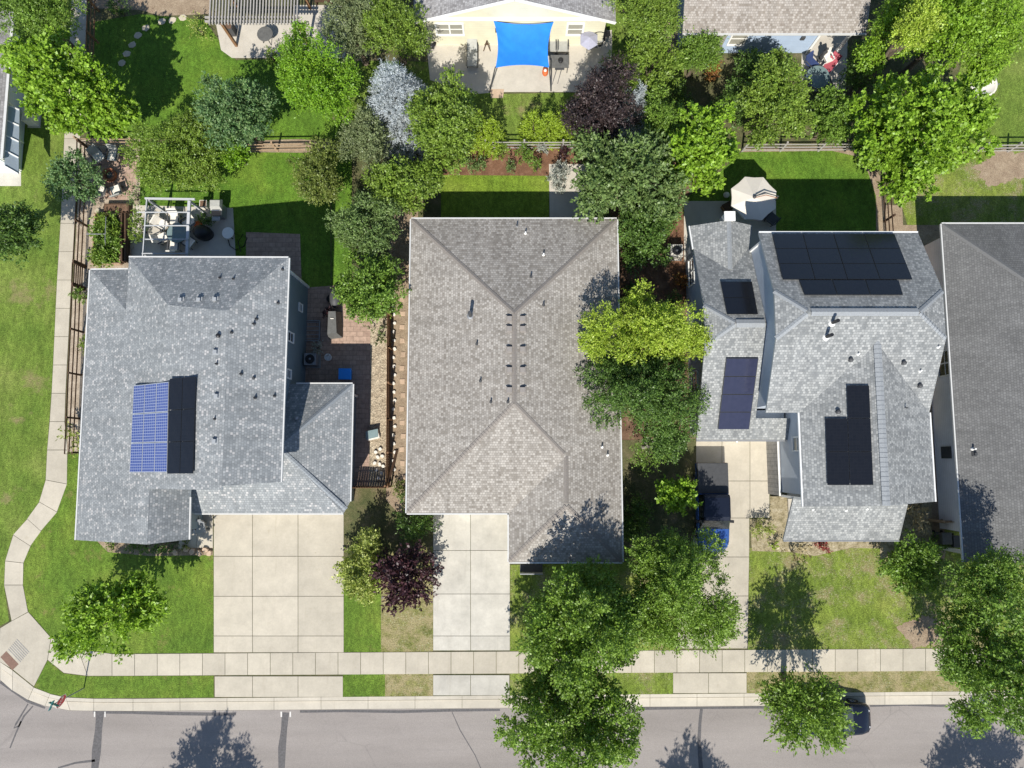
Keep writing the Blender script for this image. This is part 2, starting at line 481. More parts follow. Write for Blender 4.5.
M['sheet_white'] = m_plain('white_vinyl', (0.74, 0.75, 0.77), 0.5, var=0.08)

L_ = {}
def leafmat(k, d, m, l, **kw):
    L_[k] = m_leaf('leaf_' + k, d, m, l, **kw)
leafmat('maple', (0.125, 0.225, 0.015), (0.205, 0.355, 0.026), (0.31, 0.47, 0.056))
leafmat('green', (0.088, 0.165, 0.021), (0.148, 0.255, 0.034), (0.24, 0.37, 0.064))
leafmat('street', (0.098, 0.175, 0.02), (0.165, 0.275, 0.033), (0.265, 0.4, 0.066))
leafmat('bright', (0.122, 0.246, 0.016), (0.178, 0.340, 0.023), (0.244, 0.409, 0.031))
leafmat('olive', (0.105, 0.145, 0.028), (0.165, 0.21, 0.042), (0.25, 0.295, 0.075))
leafmat('olive_green', (0.105, 0.175, 0.021), (0.175, 0.27, 0.034), (0.275, 0.385, 0.068))
leafmat('gray_olive', (0.117, 0.151, 0.065), (0.179, 0.223, 0.098), (0.275, 0.316, 0.151))
leafmat('dark', (0.056, 0.115, 0.021), (0.094, 0.172, 0.031), (0.16, 0.265, 0.055))
leafmat('blue_green', (0.070, 0.145, 0.050), (0.116, 0.216, 0.074), (0.217, 0.310, 0.119))
leafmat('sage', (0.085, 0.145, 0.04), (0.14, 0.215, 0.062), (0.23, 0.32, 0.105))
leafmat('yellow', (0.21, 0.31, 0.025), (0.33, 0.45, 0.045), (0.46, 0.55, 0.09))
leafmat('lime', (0.19, 0.28, 0.02), (0.28, 0.40, 0.032), (0.36, 0.48, 0.05))
leafmat('purple', (0.023, 0.017, 0.018), (0.044, 0.030, 0.030), (0.084, 0.058, 0.053), trans=0.12)
leafmat('plum', (0.030, 0.012, 0.016), (0.055, 0.020, 0.026), (0.090, 0.040, 0.045), trans=0.15)
leafmat('silver', (0.28, 0.32, 0.345), (0.40, 0.44, 0.465), (0.54, 0.575, 0.59), trans=0.1, rough=0.7, spec=0.2)
leafmat('frost', (0.220, 0.240, 0.200), (0.340, 0.360, 0.310), (0.460, 0.470, 0.420), trans=0.15, rough=0.7)
leafmat('red', (0.150, 0.012, 0.012), (0.260, 0.020, 0.025), (0.340, 0.050, 0.050))
leafmat('straw', (0.260, 0.200, 0.100), (0.380, 0.310, 0.170), (0.480, 0.410, 0.250), trans=0.2)
leafmat('variegated', (0.152, 0.206, 0.033), (0.278, 0.344, 0.066), (0.531, 0.564, 0.187))
leafmat('rusty', (0.247, 0.083, 0.028), (0.340, 0.138, 0.041), (0.278, 0.221, 0.055))
# ------------------------------------------------------------------ vegetation
def unit(a):
    return a / (np.linalg.norm(a, axis=-1, keepdims=True) + 1e-9)

def leaf_mesh(name, mat, P, A, N, Ln, Wd, origin, parent):
    """kite-shaped leaves: base point P, axis A, normal N"""
    S = unit(np.cross(A, N)) * (Wd[:, None] * 0.5)
    mid = P + A * (Ln[:, None] * 0.45) + N * (Ln[:, None] * 0.06)
    V = np.stack([P, mid + S, P + A * Ln[:, None], mid - S], 1).reshape(-1, 3) - np.array(origin)
    n = len(P)
    me = bpy.data.meshes.new(name)
    me.vertices.add(n * 4); me.loops.add(n * 4); me.polygons.add(n)
    me.vertices.foreach_set('co', V.astype(np.float32).ravel())
    me.loops.foreach_set('vertex_index', np.arange(n * 4, dtype=np.int32))
    me.polygons.foreach_set('loop_start', np.arange(0, n * 4, 4, dtype=np.int32))
    me.materials.append(mat)
    me.update(calc_edges=True)
    o = bpy.data.objects.new(name, me)
    COL.objects.link(o)
    if parent is not None: o.parent = parent
    return o

STY = {  # leaf length, leaf width, leaves per shoot, shoot length, shoots per m2, droop, radial pull, lobe size, number of lobes, reach of the lobes
    'maple': dict(L=.17, W=.15, k=12, s=.30, d=21, droop=.15, rad=.5, lobe=.165, nl=64, fl=0.45, fh=1.0, j=0.14),
    'broad': dict(L=.135, W=.095, k=13, s=.36, d=27, droop=.2, rad=.5, lobe=.20, nl=44, fl=0.45, fh=1.0, j=0.16),
    'fine': dict(L=.115, W=.068, k=15, s=.36, d=29, droop=.1, rad=.4, lobe=.24, nl=34, fl=0.42, fh=0.97, j=0.16),
    'spray': dict(L=.20, W=.085, k=20, s=1.0, d=12, droop=.22, rad=1.8, lobe=.22, nl=30, fl=0.45, fh=0.85, j=0.05),
    'spike': dict(L=.19, W=.12, k=17, s=.7, d=17, droop=.0, rad=1.2, lobe=.19, nl=30, fl=0.45, fh=0.95, j=0.06),
    'needle': dict(L=.12, W=.03, k=28, s=.42, d=30, droop=.1, rad=1.0, lobe=.2, nl=40, fl=0.5, fh=0.9, j=0.1),
    'airy': dict(L=.12, W=.06, k=10, s=.5, d=9, droop=.1, rad=.5, lobe=.26, nl=18, fl=0.45, fh=1.05, j=0.12),
    'small': dict(L=.09, W=.055, k=11, s=.20, d=44, droop=.0, rad=.4, lobe=.30, nl=18, fl=0.5, fh=0.85, j=0.16),
}

def grow(rng, c, rad, lobes, st, dens=1.0):
    """shoots on the lobes' surfaces; returns leaf arrays"""
    C = np.array([l[0] for l in lobes]); RR = np.array([l[1] for l in lobes])
    area = 2.6 * math.pi * (RR[:, 0] * RR[:, 1] + RR[:, 0] * RR[:, 2] + RR[:, 1] * RR[:, 2]) / 3 * 1.0
    n = int(area.sum() * st['d'] * dens * 0.75)
    li = rng.choice(len(lobes), n, p=area / area.sum())
    dr = unit(rng.normal(size=(n, 3)) + np.array([0, 0, 0.35]))
    rr = rng.uniform(0.72, 1.06, n) ** 1.0
    inner = rng.random(n) < 0.18
    rr[inner] *= rng.uniform(0.3, 0.8, inner.sum())
    P = C[li] + dr * RR[li] * rr[:, None]
    keep = np.ones(n, bool)
    for j in range(len(lobes)):
        q = np.linalg.norm((P - C[j]) / RR[j], axis=1)
        keep &= ~((q < 0.62) & (li != j) & ~inner)
    P, dr = P[keep], dr[keep]
    out = unit((P - np.array(c)) / np.array(rad))
    n = len(P)
    D = unit(dr * 0.7 + out * st['rad'] + np.array([0, 0, 0.15 - st['droop']]) + rng.normal(size=(n, 3)) * 0.35)
    k = st['k']
    t = np.tile((np.arange(k) + 0.5) / k, (n, 1)) * st['s'] * rng.uniform(0.6, 1.25, (n, 1))
    pos = P[:, None, :] + D[:, None, :] * t[..., None]
    pos[..., 2] -= (t ** 2) * st['droop'] * 0.5
    pos += rng.normal(size=pos.shape) * st['s'] * st['j']
    ax = unit(D[:, None, :] * 0.75 + rng.normal(size=pos.shape) * 0.6)
    nm = unit(np.array([0, 0, 0.55]) + dr[:, None, :] * 0.75 + rng.normal(size=pos.shape) * 0.42)
    nm = unit(nm - ax * (nm * ax).sum(-1, keepdims=True))
    m = n * k
    return pos.reshape(m, 3), ax.reshape(m, 3), nm.reshape(m, 3)

def crown_lobes(rng, c, rad, st, shape='round', lop=None):
    lobes = []
    c = np.array(c); rad = np.array(rad)
    nl = st['nl']
    if shape == 'round':
        lobes.append((c - np.array([0, 0, rad[2] * 0.1]), rad * 0.48))
        for i in range(nl):
            u = unit(rng.normal(size=3) + np.array([0, 0, 0.25]))
            f = rng.uniform(st['fl'], st['fh'])
            s = st['lobe'] * rng.uniform(0.7, 1.5)
            lobes.append((c + u * rad * f, rad * s * np.array([1, 1, 0.85])))
    elif shape == 'cone':
        lv = max(5, int(rad[2] * 2 / 0.55))
        for i in range(lv):
            t = i / (lv - 1)
            z = c[2] - rad[2] + 2 * rad[2] * t
            r = (1 - t) ** 0.85
            m = max(1, int(9 * r + 1))
            a0 = rng.uniform(0, 6.28)
            for j in range(m):
                a = a0 + 6.283 * j / m + rng.uniform(-.2, .2)
                q = r * rng.uniform(0.72, 0.95) if m > 1 else 0
                p = np.array([c[0] + rad[0] * q * math.cos(a), c[1] + rad[1] * q * math.sin(a), z - 0.12 * q * rad[0]])
                lobes.append((p, np.array([rad[0] * (.12 + .17 * r), rad[1] * (.12 + .17 * r), .30])))
        lobes.append((c - np.array([0, 0, rad[2] * .3]), rad * np.array([.4, .4, .6])))
    elif shape == 'column':
        for i in range(7):
            t = i / 6
            r = (1 - t ** 1.6) * .95 + .08
            lobes.append((np.array([c[0], c[1], c[2] - rad[2] + 2 * rad[2] * t * .92]), np.array([rad[0] * r, rad[1] * r, rad[2] * .28])))
    return lobes

def tree(name, cat, label, px, py, zc, rx, ry, leaf, sty='broad', rz=None, base=None, shape='round', seed=0, dens=1.0,
         bark='bark', group=None, extra=None, trunk_r=None, part='crown'):
    """px,py,rx,ry: where the crown's middle stands as seen from the drone, in photo pixels; zc: height of that middle in metres"""
    rng = np.random.default_rng(1000 + seed + int(px) * 7 + int(py))
    st = dict(STY[sty])
    c = at(px, py, zc)
    k = (H - zc) / (F * CT + (py - 384) * ST)
    rad = (rx * k, ry * k, rz if rz else 0.8 * (rx + ry) / 2 * k)
    b = at(base[0], base[1], 0) if base else Vector((c.x, c.y, 0))
    root = thing(name, label, cat, (b.x, b.y, 0), group)
    lobes = crown_lobes(rng, c, rad, st, shape)
    if extra:
        for (ex, ey, ez, er) in extra:
            p = at(ex, ey, ez); kk = er * (H - ez) / (F * CT)
            for i in range(6):
                u = unit(rng.normal(size=3)) * kk * .5
                lobes.append((np.array(p) + u, np.array([kk * .55, kk * .55, kk * .5])))
    P, A, N = grow(rng, c, rad, lobes, st, dens)
    ok = P[:, 2] > 0.05
    P, A, N = P[ok], A[ok], N[ok]
    n = len(P)
    leaf_mesh(part, L_[leaf], P, A, N, st['L'] * rng.uniform(.5, 1.45, n), st['W'] * rng.uniform(.55, 1.4, n), wloc(root), root)
    if zc > 1.1:
        tr = trunk_r or 0.045 * zc * 0.8 + 0.03
        mb = MB()
        top = Vector((c.x, c.y, zc + rad[2] * .35))
        mid = b.lerp(top, .45) + Vector((rng.uniform(-.1, .1), rng.uniform(-.1, .1), 0))
        mb.path([b, b.lerp(mid, .15), mid, top], [tr * 1.35, tr, tr * .75, tr * .2], 8)
        for (lc, lr) in lobes[1:16:2]:
            s0 = b.lerp(top, rng.uniform(.35, .7))
            e = Vector(lc)
            mb.path([s0, s0.lerp(e, .5) + Vector((0, 0, .1)), e], [tr * .42, tr * .28, tr * .08], 5)
        mb.build('trunk', M[bark], root, True)
    return root

def shrub(name, label, px, py, r, zc, leaf, sty='small', ry=None, rz=None, seed=0, dens=1.0, group=None, cat='shrub', shape='round'):
    rng = np.random.default_rng(5000 + seed + int(px * 3) + int(py))
    st = dict(STY[sty]); st['nl'] = max(5, st['nl'] // 2)
    c = at(px, py, zc); k = (H - zc) / (F * CT)
    rad = (r * k, (ry or r) * k, rz or max(.2, zc * .9))
    lobes = crown_lobes(rng, c, rad, st, shape)
    P, A, N = grow(rng, c, rad, lobes, st, dens)
    ok = P[:, 2] > 0.02
    P, A, N = P[ok], A[ok], N[ok]
    n = len(P)
    root = thing(name, label, cat, (c.x, c.y, 0), group)
    leaf_mesh('foliage', L_[leaf], P, A, N, st['L'] * rng.uniform(.5, 1.45, n), st['W'] * rng.uniform(.55, 1.4, n), wloc(root), root)
    mb = MB()
    for i in range(5):
        a = i * 1.257 + rng.uniform(-.3, .3)
        e = Vector((c.x + rad[0] * .45 * math.cos(a), c.y + rad[1] * .45 * math.sin(a), zc))
        mb.path([Vector((c.x, c.y, 0)), Vector((c.x, c.y, 0)).lerp(e, .6), e], [.03, .02, .008], 5)
    mb.build('stem', M['bark'], root)
    return root

# ------------------------------------------------------------------ setting helpers
SHEETS = [0]
def sheet(name, pix, z, mat, kind='structure', label=None):
    SHEETS[0] += 1; z += .0004 * (SHEETS[0] % 11)
    o = MB().poly([at(p[0], p[1], z) for p in pix]).build(name, mat)
    me = o.data
    if me.polygons[0].normal.z < 0:
        me.flip_normals()
    return tag(o, label, kind=kind)

def slabs(name, quads, mat, z0, z1, gap=0.014):
    mb = MB()
    for q in quads:
        pts = [at(p[0], p[1], z1) for p in q]
        c = sum(pts, Vector((0, 0, 0))) / len(pts)
        sh = []
        for p in pts:
            d = p - c
            sh.append(p - Vector((math.copysign(min(gap, abs(d.x)), d.x), math.copysign(min(gap, abs(d.y)), d.y), 0)))
        mb.prism([(p.x, p.y) for p in sh], z0, z1)
    return tag(mb.build(name, mat), kind='structure')

def grid(xs, ys):
    return [((xs[i], ys[j]), (xs[i + 1], ys[j]), (xs[i + 1], ys[j + 1]), (xs[i], ys[j + 1]))
            for i in range(len(xs) - 1) for j in range(len(ys) - 1)]

# ------------------------------------------------------------------ roofs
def roof(parent, mat, faces, thick=0.16, trim='fascia_gray', name='roof'):
    """faces: list of (points, eave direction); UV in metres along the eave and up the slope"""
    o0 = wloc(parent)
    V, Fc, UV, MI = [], [], [], []
    edges = {}
    key = lambda p: (round(p[0], 2), round(p[1], 2), round(p[2], 2))
    for pts, ed in faces:
        pts = [Vector(p) for p in pts]
        nrm = Vector((0, 0, 0))
        for i in range(1, len(pts) - 1):
            nrm += (pts[i] - pts[0]).cross(pts[i + 1] - pts[0])
        if nrm.z < 0:
            pts = pts[::-1]; nrm = -nrm
        nrm.normalize()
        e = Vector((ed[0], ed[1], 0)).normalized()
        e = (e - nrm * e.dot(nrm)).normalized()
        s = nrm.cross(e)
        if s.z < 0: s = -s
        for tri in tessellate_polygon([pts]):
            q = [pts[i] for i in tri]
            if (q[1] - q[0]).cross(q[2] - q[0]).z < 0: q = q[::-1]
            b = len(V)
            for p in q:
                V.append(p); UV.append((p.dot(e), p.dot(s)))
            for p in q:
                V.append(p - Vector((0, 0, thick))); UV.append((0, 0))
            Fc += [(b, b + 1, b + 2), (b + 5, b + 4, b + 3)]; MI += [0, 1]
        for i in range(len(pts)):
            a, c = pts[i], pts[(i + 1) % len(pts)]
            k2 = frozenset((key(a), key(c)))
            edges.setdefault(k2, []).append((a, c))
    for es in edges.values():
        if len(es) == 1:
            a, c = es[0]
            b = len(V)
            d = Vector((0, 0, thick))
            V += [a - d, c - d, c, a]; UV += [(0, 0)] * 4
            Fc.append((b, b + 1, b + 2, b + 3)); MI.append(1)
    me = bpy.data.meshes.new(name)
    me.from_pydata([tuple(p - o0) for p in V], [], Fc)
    uvl = me.uv_layers.new(name='UVMap')
    for i, lp in enumerate(me.loops):
        uvl.data[i].uv = UV[lp.vertex_index]
    me.materials.append(M[mat]); me.materials.append(M[trim])
    me.polygons.foreach_set('material_index', MI)
    me.update()
    o = bpy.data.objects.new(name, me)
    COL.objects.link(o); o.parent = parent
    return o

def hit(faces, px, py):
    o, d = ray(px, py)
    best = None
    for pts, ed in faces:
        pts = [Vector(p) for p in pts]
        for i in range(1, len(pts) - 1):
            a, b, c = pts[0], pts[i], pts[i + 1]
            n = (b - a).cross(c - a)
            if n.length < 1e-6: continue
            n.normalize()
            if n.z < 0: n = -n
            t = (a - o).dot(n) / d.dot(n)
            p = o + d * t
            ins = True; sgn = 0
            for u, v in ((a, b), (b, c), (c, a)):
                w = (v.x - u.x) * (p.y - u.y) - (v.y - u.y) * (p.x - u.x)
                if abs(w) < 1e-6: continue
                if sgn == 0: sgn = 1 if w > 0 else -1
                elif (w > 0) != (sgn > 0): ins = False
            if ins and (best is None or p.z > best[0].z):
                best = (p, n)
    if best is None:
        # fall back to the first face's plane
        pts = [Vector(p) for p in faces[0][0]]
        n = (pts[1] - pts[0]).cross(pts[2] - pts[0]).normalized()
        if n.z < 0: n = -n
        best = (o + d * ((pts[0] - o).dot(n) / d.dot(n)), n)
    return best

def gutter(parent, runs, mat='gutter_white', w=0.075, name='gutter'):
    for p, q, out in runs:
        mb = MB()
        o = Vector((out[0], out[1], 0)) * (w / 2 + .012)
        d = Vector((0, 0, -.05))
        mb.beam(Vector(p) + o + d, Vector(q) + o + d, w, .12)
        mb.build(name, M[mat], parent)

def ridge_caps(parent, mat, lines, w=0.13, step=0.19, lift=0.016, slope=0.42, lip=.022):
    o0 = wloc(parent)
    for p, q in lines:
        V, Fc = [], []
        p, q = Vector(p), Vector(q)
        d = q - p; L = d.length; d.normalize()
        s = Vector((-d.y, d.x, 0)).normalized() * w
        n = int(L / step)
        for i in range(n):
            a = p + d * (i * step); b = p + d * ((i + 1) * step)
            za, zb = Vector((0, 0, lift)), Vector((0, 0, lift + lip))
            dz = Vector((0, 0, -w * slope))
            k = len(V)
            V += [a + za, b + zb, b + zb + s + dz, a + za + s + dz, b + zb - s + dz, a + za - s + dz, b + Vector((0, 0, -.01)), b + s + dz - Vector((0, 0, .01)), b - s + dz - Vector((0, 0, .01))]
            Fc += [(k, k + 3, k + 2, k + 1), (k, k + 1, k + 4, k + 5), (k + 1, k + 2, k + 7, k + 6), (k + 1, k + 6, k + 8, k + 4)]
        me = bpy.data.meshes.new('ridge_cap')
        me.from_pydata([tuple(v - o0) for v in V], [], Fc)
        me.materials.append(M['cap_' + mat]); me.update()
        o = bpy.data.objects.new('ridge_cap', me)
        COL.objects.link(o); o.parent = parent

def box_vent(parent, faces, px, py, rz=0, s=.32, mat='black'):
    p, n = hit(faces, px, py)
    mb = MB()
    mb.box((p.x, p.y, p.z + .01), (s + .12, s + .12, .05), rz)
    mb.box((p.x, p.y, p.z + .10), (s, s, .14), rz, .9)
    o = mb.build('roof_vent', M[mat], parent)
    MB().box((p.x, p.y + s * .47, p.z + .09), (s * .8, s * .2, .1), rz).build('vent_shadow', M['black'], o)  # black block stands in for the shadow on the vent's north side
    return o

def pipe(parent, faces, px, py, h=.35, r=.05, mat='black', collar='metal_gray'):
    p, n = hit(faces, px, py)
    o = MB().lathe((p.x, p.y, p.z - .05), [(r, 0), (r, h), (r * .7, h)], 10).build('vent_pipe', M[mat], parent)
    MB().lathe((p.x, p.y, p.z - .03), [(r * 2.1, 0), (r * 1.8, .06), (r * 1.1, .12)], 12).build('collar', M[collar], parent)
    return o

def round_vent(parent, faces, px, py, mat='black'):
    p, n = hit(faces, px, py)
    return MB().lathe((p.x, p.y, p.z - .03), [(.11, 0), (.08, .08), (.07, .14), (.12, .17), (.10, .23), (.03, .26)], 14).build('turbine_vent', M[mat], parent)

def solar(parent, faces, corners, cols, rows, mat, frame, lift=.13, gap=.012, skip=()):
    """corners TL,TR,BR,BL in photo pixels on the roof plane"""
    c = []
    for q in corners:
        p, n = hit(faces, *q); c.append(p)
    n = (c[1] - c[0]).cross(c[3] - c[0]).normalized()
    if n.z < 0: n = -n
    arr = thing('solar_array', None, None, (0, 0, 0)); arr.parent = parent
    arr.location = -wloc(parent)
    def P(u, v):
        return (c[0] * (1 - u) + c[1] * u) * (1 - v) + (c[3] * (1 - u) + c[2] * u) * v
    for i in range(cols):
        for j in range(rows):
            if (i, j) in skip: continue
            g = gap
            U = (c[1] - c[0]).length; W = (c[3] - c[0]).length
            u0, u1 = i / cols + g / U, (i + 1) / cols - g / U
            v0, v1 = j / rows + g / W, (j + 1) / rows - g / W
            q = [P(u0, v0), P(u1, v0), P(u1, v1), P(u0, v1)]
            b = [p + n * (lift - .04) for p in q]; t = [p + n * lift for p in q]
            fw = .022
            cc = sum(t, Vector((0, 0, 0))) / 4
            ti = [p + (cc - p).normalized() * fw * 1.4 + n * .003 for p in t]
            o = MB().hexa(b, t).build('solar_panel', M[frame], arr)
            me = bpy.data.meshes.new('solar_cells')
            me.from_pydata([tuple(p) for p in ti], [], [(0, 1, 2, 3)])
            if me.polygons[0].normal.dot(n) < 0: me.flip_normals()
            uv = me.uv_layers.new(name='UVMap')
            m = {0: (0, 1), 1: (1, 1), 2: (1, 0), 3: (0, 0)}
            if (q[1] - q[0]).length > (q[3] - q[0]).length:
                m = {0: (0, 0), 1: (0, 1), 2: (1, 1), 3: (1, 0)}
            for k, lp in enumerate(me.loops):
                uv.data[k].uv = m[lp.vertex_index]
            # cells share the panel's mesh so that each panel is one part
            pm = o.data
            nv = [tuple(v.co) for v in pm.vertices]; nf = [tuple(f.vertices) for f in pm.polygons]
            k0 = len(nv)
            order = list(me.polygons[0].vertices)
            allv = nv + [tuple(p) for p in ti]
            nm = bpy.data.meshes.new('solar_panel')
            nm.from_pydata(allv, [], nf + [tuple(k0 + x for x in order)])
            uv2 = nm.uv_layers.new(name='UVMap')
            last = nm.polygons[len(nf)]
            for li in last.loop_indices:
                uv2.data[li].uv = m[nm.loops[li].vertex_index - k0]
            nm.materials.append(M[frame]); nm.materials.append(M[mat])
            last.material_index = 1
            o.data = nm
            bpy.data.meshes.remove(pm); bpy.data.meshes.remove(me)
    return arr

def window(parent, c, w, h, nrm, mullion=1, glass='glass', rail=True, fw=.08, name='window'):
    """a framed window on a wall; c is its centre on the wall's face, nrm the outward horizontal normal"""
    n = Vector((nrm[0], nrm[1], 0)).normalized(); s = Vector((-n.y, n.x, 0)); u = Vector((0, 0, 1))
    c = Vector(c)
    fr = MB()
    def bar(a, b, wd, pr=.05):
        fr.beam(c + a + n * pr / 2, c + b + n * pr / 2, wd, pr) if abs((b - a).z) < 1e-6 else fr.hexa(
            *[[c + p + n * o + s * q for o, q in ((0, -wd / 2), (0, wd / 2), (pr, wd / 2), (pr, -wd / 2))] for p in (a, b)])
    hx, hz = w / 2, h / 2
    bar(s * -hx - u * hz, s * -hx + u * hz, fw); bar(s * hx - u * hz, s * hx + u * hz, fw)
    fr.hexa(*[[c + s * q + u * (e * hz + d) + n * o for q, o in ((-hx - fw / 2, 0), (hx + fw / 2, 0), (hx + fw / 2, .06), (-hx - fw / 2, .06))] for e, d in ((1, -fw / 2), (1, fw / 2))])
    fr.hexa(*[[c + s * q + u * (-hz + d) + n * o for q, o in ((-hx - fw / 2, 0), (hx + fw / 2, 0), (hx + fw / 2, .08), (-hx - fw / 2, .08))] for d in (-fw / 2, fw / 2)])
    for i in range(1, mullion + 1):
        x = -hx + w * i / (mullion + 1)
        bar(s * x - u * (hz - fw / 2), s * x + u * (hz - fw / 2), fw * .8, .045)
    if rail:
        fr.hexa(*[[c + s * q + u * d + n * o for q, o in ((-hx + fw / 2, 0), (hx - fw / 2, 0), (hx - fw / 2, .04), (-hx + fw / 2, .04))] for d in (-.025, .025)])
    wn = fr.build(name, M['white'], parent)
    MB().hexa(*[[c + s * q + u * d + n * o for q, o in ((-hx, .004), (hx, .004), (hx, .016), (-hx, .016))] for d in (-hz, hz)]).build('pane', M[glass], wn)
    return wn

# ------------------------------------------------------------------ fences and furniture
def rail_fence(name, label, pix, mat, heights=(.35, .75, 1.15), spacing=2.4, th=.03, hh=.09, cat='fence', post_h=1.3):
    pts = [at(*p) for p in pix]
    root = thing(name, label, cat, tuple(pts[0]))
    mb = MB()
    for z in heights:
        for a, b in zip(pts[:-1], pts[1:]):
            mb.beam(a + Vector((0, 0, z)), b + Vector((0, 0, z)), th, hh)
    mb.build('rail_panel', M[mat], root)
    L = sum((b - a).length for a, b in zip(pts[:-1], pts[1:]))
    n = max(1, round(L / spacing))
    for i in range(n + 1):
        d = L * i / n
        for a, b in zip(pts[:-1], pts[1:]):
            l = (b - a).length
            if d <= l + 1e-4:
                p = a.lerp(b, d / l); break
            d -= l
        dirv = (b - a).normalized(); side = Vector((-dirv.y, dirv.x, 0)) * .085
        MB().box((p.x + side.x, p.y + side.y, post_h / 2), (.11, .11, post_h), 0, .95).build('post', M[mat], root)
    return root

def board_fence(name, label, pix, mat, h=1.6, cat='fence', th=.05, spacing=2.4):
    pts = [at(*p) for p in pix]
    root = thing(name, label, cat, tuple(pts[0]))
    mb = MB()
    for a, b in zip(pts[:-1], pts[1:]):
        L = (b - a).length; d = (b - a).normalized(); n = max(1, int(L / .15))
        for i in range(n):
            c = a + d * (L * (i + .5) / n)
            ang = math.atan2(d.y, d.x)
            mb.box((c.x, c.y, h / 2 + random.uniform(-.015, .015)), (L / n - .012, .022, h), ang)
    mb.build('board_panel', M[mat], root)
    rl = MB()
    for a, b in zip(pts[:-1], pts[1:]):
        d = (b - a).normalized(); s = Vector((-d.y, d.x, 0)) * .035
        for z in (.35, h - .3):
            rl.beam(a + s + Vector((0, 0, z)), b + s + Vector((0, 0, z)), .04, .09)
    rl.build('rail', M[mat], root)
    for a, b in zip(pts[:-1], pts[1:]):
        n = max(1, round((b - a).length / spacing))
        for i in range(n + 1):
            d = (b - a).normalized(); s = Vector((-d.y, d.x, 0)) * .11
            p = a.lerp(b, i / n) + s
            MB().box((p.x, p.y, h / 2 + .05), (.1, .1, h + .1)).build('post', M[mat], root)
    return root

class Loc:
    """local frame so that a piece of furniture can be built turned"""
    def __init__(s, p, a): s.p = Vector(p); s.a = a
    def __call__(s, x, y, z):
        q = rot2(x, y, s.a); return Vector((s.p.x + q[0], s.p.y + q[1], s.p.z + z))

def chair(name, label, px, py, ang, frame='dark_gray', seat='cushion', back='cushion', group=None, w=.6, d=.6, arms=True, tall=.45, cat='chair', recline=.18, z=.03, legs=True):
    b = at(px, py, 0); b.z = z
    root = thing(name, label, cat, tuple(b), group)
    f = Loc(b, ang)
    MB().hexa([f(-w / 2, -d / 2, .36), f(w / 2, -d / 2, .36), f(w / 2, d / 2, .33), f(-w / 2, d / 2, .33)],
              [f(-w / 2, -d / 2, .46), f(w / 2, -d / 2, .46), f(w / 2, d / 2, .43), f(-w / 2, d / 2, .43)]).build('seat', M[seat], root)
    MB().hexa([f(-w / 2, d / 2 - .02, .44), f(w / 2, d / 2 - .02, .44), f(w / 2, d / 2 + .08, .44), f(-w / 2, d / 2 + .08, .44)],
              [f(-w / 2, d / 2 + recline, .45 + tall), f(w / 2, d / 2 + recline, .45 + tall), f(w / 2, d / 2 + recline + .08, .45 + tall), f(-w / 2, d / 2 + recline + .08, .45 + tall)]).build('backrest', M[back], root)
    for sx in (-1, 1):
        for sy in (-1, 1):
            MB().beam(f(sx * (w / 2 - .03), sy * (d / 2 - .03), 0), f(sx * (w / 2 - .03), sy * (d / 2 - .03), .37), .045, .045).build('leg', M[frame], root)
        if arms:
            mb = MB().beam(f(sx * (w / 2 + .04), -d / 2, .62), f(sx * (w / 2 + .04), d / 2 + .06, .62), .07, .035)
            mb.beam(f(sx * (w / 2 + .04), -d / 2 + .04, .02), f(sx * (w / 2 + .04), -d / 2 + .04, .6), .04, .04)
            mb.build('armrest', M[frame], root)
    return root

def round_table(name, label, px, py, r, top, leg='dark_gray', h=.72, z=.03):
    b = at(px, py, h); b.z = z
    root = thing(name, label, 'table', tuple(b))
    MB().lathe((b.x, b.y, z + h - .03), [(r, 0), (r + .01, .015), (r, .03)], 28).build('tabletop', M[top], root)
    for i in range(4):
        a = i * math.pi / 2 + .5
        MB().beam((b.x + r * .75 * math.cos(a), b.y + r * .75 * math.sin(a), z), (b.x + r * .5 * math.cos(a), b.y + r * .5 * math.sin(a), z + h - .03), .04, .04).build('leg', M[leg], root)
    return root

def ac_unit(label, px, py, s=.75, h=.7, mat='metal_gray'):
    b = at(px, py, 0)
    root = thing('air_conditioner', label, 'air conditioner', tuple(b))
    MB().box((b.x, b.y, .04), (s + .15, s + .15, .08)).build('pad', M['concrete_gray'], root)
    mb = MB().box((b.x, b.y, .08 + h / 2), (s, s, h))
    mb.build('casing', M[mat], root)
    MB().lathe((b.x, b.y, .08 + h), [(s * .40, 0), (s * .40, .03), (s * .34, .04)], 20).build('fan_guard', M['black'], root)
    MB().lathe((b.x, b.y, .125 + h), [(s * .1, 0), (s * .08, .04)], 12).build('fan_hub', M['metal_gray'], root)
    return root

def ordinal(i):
    return ['first', 'second', 'third', 'fourth', 'fifth', 'sixth', 'seventh', 'eighth', 'ninth', 'tenth', 'eleventh', 'twelfth', 'thirteenth', 'fourteenth', 'fifteenth', 'sixteenth', 'seventeenth', 'eighteenth', 'nineteenth', 'twentieth'][i]

